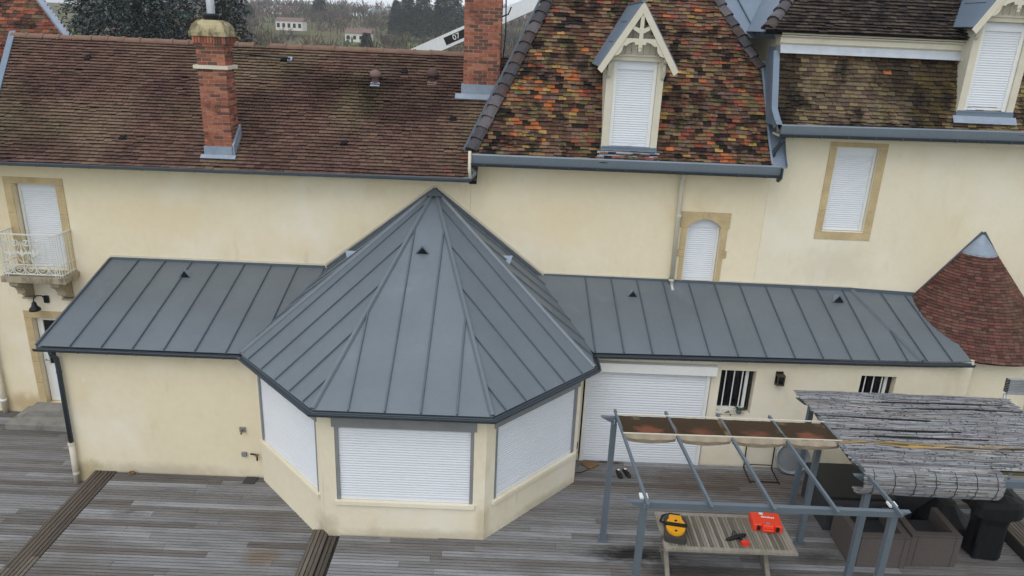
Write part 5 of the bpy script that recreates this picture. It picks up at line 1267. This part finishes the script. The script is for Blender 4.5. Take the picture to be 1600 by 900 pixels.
def bare_tree(name, base, H, spread, label, cols, gen=6, tw=.02):
    T = empty(name, base, None, label, 'tree'); tr = MB(); cw = MB(); base = V(base)
    def grow(p, d, l, r, g):
        q = p + d * l
        mid = p + d * l * .5 + V((rnd.uniform(-1, 1), rnd.uniform(-1, 1), 0)) * l * .05
        if g > gen - 3: tr.tube([p, mid, q], [r, r * .85, r * .7], 5)
        else:
            s = d.cross(V((rnd.uniform(-1, 1), rnd.uniform(-1, 1), .3))).normalized() * max(r, tw)
            cw.poly([p - s, p + s, q + s * .5, q - s * .5], jit(cols[rnd.randrange(len(cols))], .25))
        if g == 0: return
        for k in range(4 if g < 4 else 3):
            nd = (d + V((rnd.uniform(-1, 1), rnd.uniform(-1, 1), rnd.uniform(-.35, .6))) * spread).normalized()
            grow(p.lerp(q, rnd.uniform(.55, 1)), nd, l * rnd.uniform(.6, .8), r * .6, g - 1)
    grow(base, V((0, 0, 1)), H * .3, H * .022, gen)
    tr.build('trunk', BARK, T, smooth=True); cw.build('crown', SCRUB, T)
TWP = [lin(c) for c in ((112, 98, 92), (96, 84, 80), (126, 112, 104))]; TWT = [lin(c) for c in ((158, 132, 88), (140, 116, 80), (170, 146, 100))]
bare_tree('bare_tree', (-25.5, 42, -1), 12.5, .75, 'leafless purple-grey tree between the red roof and the spruce', TWP, 6, .03)
bare_tree('bare_tree', (-29, 52, -1), 12, .75, 'leafless tree behind the red neighbouring roof', TWP, 6, .03)
bare_tree('willow_tree', (-20.9, 48, -1), 10.5, .8, 'tan leafless willow right of the capped chimney', TWT, 6, .045)
for i, (x, y, H, Rb, lb) in enumerate(((-85, 330, 13, 4.2, 'dark pointed conifer standing alone on the skyline'), (-36, 180, 7, 1.9, 'small dark fir on the hillside beside the white house'), (-37, 262, 17, 4.5, 'leftmost tall pine of the dark grove on the ridge'), (-31, 258, 18, 4.6, 'second pine from the left in the dark ridge grove'),
    (-25.5, 264, 17, 4.5, 'third pine from the left in the dark ridge grove'), (-20.5, 258, 19, 4.8, 'pine just left of the brick chimney in the ridge grove'), (-14, 262, 18, 4.6, 'pine hidden partly by the brick chimney'), (-43, 275, 13, 3.2, 'slim conifer left of the dark ridge grove'), (-106, 300, 8, 3, 'round dark conifer above the far-left slope'))):
    conifer('pine_tree', (x, y, hgt(x, y) - .3), H * 1.02, Rb * 1.25, 6000, lb, PIC, .75, .15, pw=.6)

# far houses
def far_house(x, y, w_, d_, h, rh, label, wm=FARW, rm=FARR, nw=4, lift=0):
    z = hgt(x, y) - .3 + lift; Hs = empty('distant_house', (x, y, z), None, label, 'house')
    MB().box(x - w_ / 2, x + w_ / 2, y - d_ / 2, y + d_ / 2, z, z + h).build('wall', wm, Hs)
    MB().prism([(x - w_ / 2 - .3, y - d_ / 2 - .3, z + h), (x - w_ / 2 - .3, y + d_ / 2 + .3, z + h), (x - w_ / 2 - .3, y, z + h + rh)], (w_ + .6, 0, 0)).build('roof', rm, Hs)
    for i in range(nw):
        xx = x - w_ / 2 + w_ * (i + .5) / nw
        MB().box(xx - .5, xx + .5, y - d_ / 2 - .05, y - d_ / 2 + .02, z + h * .3, z + h * .75).build('window', DARK, Hs)
far_house(-49.8, 240, 8.2, 6, 2.6, 1.6, 'white house with brown roof on the far slope', lift=1.6)
far_house(-80, 268, 9.5, 6, 3.2, 1.2, 'low white building in bare trees on the far slope', nw=5, lift=2.2)
far_house(-21.5, 120, 3.2, 5, 4.0, 1.6, 'small pinkish gabled house low behind the ridge tiles', mat('pink_wall', (196, 160, 142), .9), FARR, 1)
far_house(-66, 425, 30, 10, 2.0, 3.0, 'long building with green roof along the skyline', FARR, FARG, 8)
far_house(-131, 420, 22, 9, 3, 1.8, 'pale long roofed building at the left of the skyline', FARW, mat('pale_roof', (188, 178, 172), .9), 5)
far_house(-62, 112, 9, 7, 4.4, 3, 'pinkish town house behind the leafless trees at the left', mat('rose_wall', (176, 140, 132), .9), FARR, 3)
far_house(-32, 100, 16, 7, 2.8, 2.0, 'long red roof just above the left ridge tiles', FARW, FARR, 4)

# leafless woodland on the hill: one mass
mb = MB(); WC = [lin(c) for c in ((88, 76, 69), (76, 66, 62), (98, 84, 70), (72, 72, 54), (102, 85, 75), (82, 70, 67))]; GC = [lin(c) for c in ((66, 76, 50), (56, 64, 46))]
for i in range(2600):
    y = 95 + 390 * rnd.random() ** .8; x = rnd.uniform(-.56, .2) * (y + 15) + 2
    if nzv(x * .02, y * .02, 8) > .22 and y < 300: continue
    if 215 < y < 260 and -66 < x < -34 and rnd.random() < .9: continue
    if any(y < hy and abs(x / (y + 15) - hx / (hy + 15)) < .022 and rnd.random() < .9 for hx, hy in ((-49.8, 240), (-80, 268))): continue
    if 190 < y < 262 and -66 < x < -22 and rnd.random() < .75: continue
    if any(abs(x - hx) < hw_ and -45 < y - hy < 8 for hx, hy, hw_ in ((-49.8, 240, 7), (-80, 268, 8), (-66, 425, 16))): continue
    z = hgt(x, y) - .2; H = rnd.uniform(2.6, 6.5) * (1 + y / 900); cb = WC[rnd.randrange(6)] if rnd.random() > .07 else GC[rnd.randrange(2)]; n = 46 if y < 260 else 26; wd = .045 + y * .0004
    for k in range(n):
        a = rnd.uniform(0, 6.28); e = rnd.uniform(-.3, 1); rr_ = rnd.random() ** .5; ce = math.sqrt(max(0, 1 - e * e))
        p = V((x + math.cos(a) * ce * rr_ * H * .36, y + math.sin(a) * ce * rr_ * H * .36, z + H * .55 + e * rr_ * H * .42)); q = p + V((math.cos(a) * rnd.uniform(-.2, .8), math.sin(a) * .5, rnd.uniform(.1, 1))).normalized() * H * rnd.uniform(.12, .3); s = V((math.sin(a) * .3 + .8, 0, rnd.uniform(-.5, .5))) * wd * rnd.uniform(.6, 1.6)
        mb.poly([p - s, p + s, q + s * .4, q - s * .4], jit(cb, .16))
    mb.poly([(x - wd, y, z), (x + wd, y, z), (x, y, z + H * .7)], jit(cb, .2))
mb.build('woodland', SCRUB, None, label='leafless brown woodland covering the far hillside', cat='woodland', kind='stuff')

# thin winter haze over the valley
HZ = bpy.data.materials.new('haze'); HZ.use_nodes = True; t_ = HZ.node_tree; t_.nodes.remove(t_.nodes['Principled BSDF'])
pv_ = t_.nodes.new('ShaderNodeVolumePrincipled'); pv_.inputs['Color'].default_value = (.86, .9, .95, 1); pv_.inputs['Density'].default_value = .00045
t_.links.new(pv_.outputs[0], t_.nodes['Material Output'].inputs['Volume'])
MB().box(-2700, 2700, -80, 3600, -45, 45).build('haze', HZ, None, kind='stuff', label='thin grey haze in the air over the valley', cat='haze')
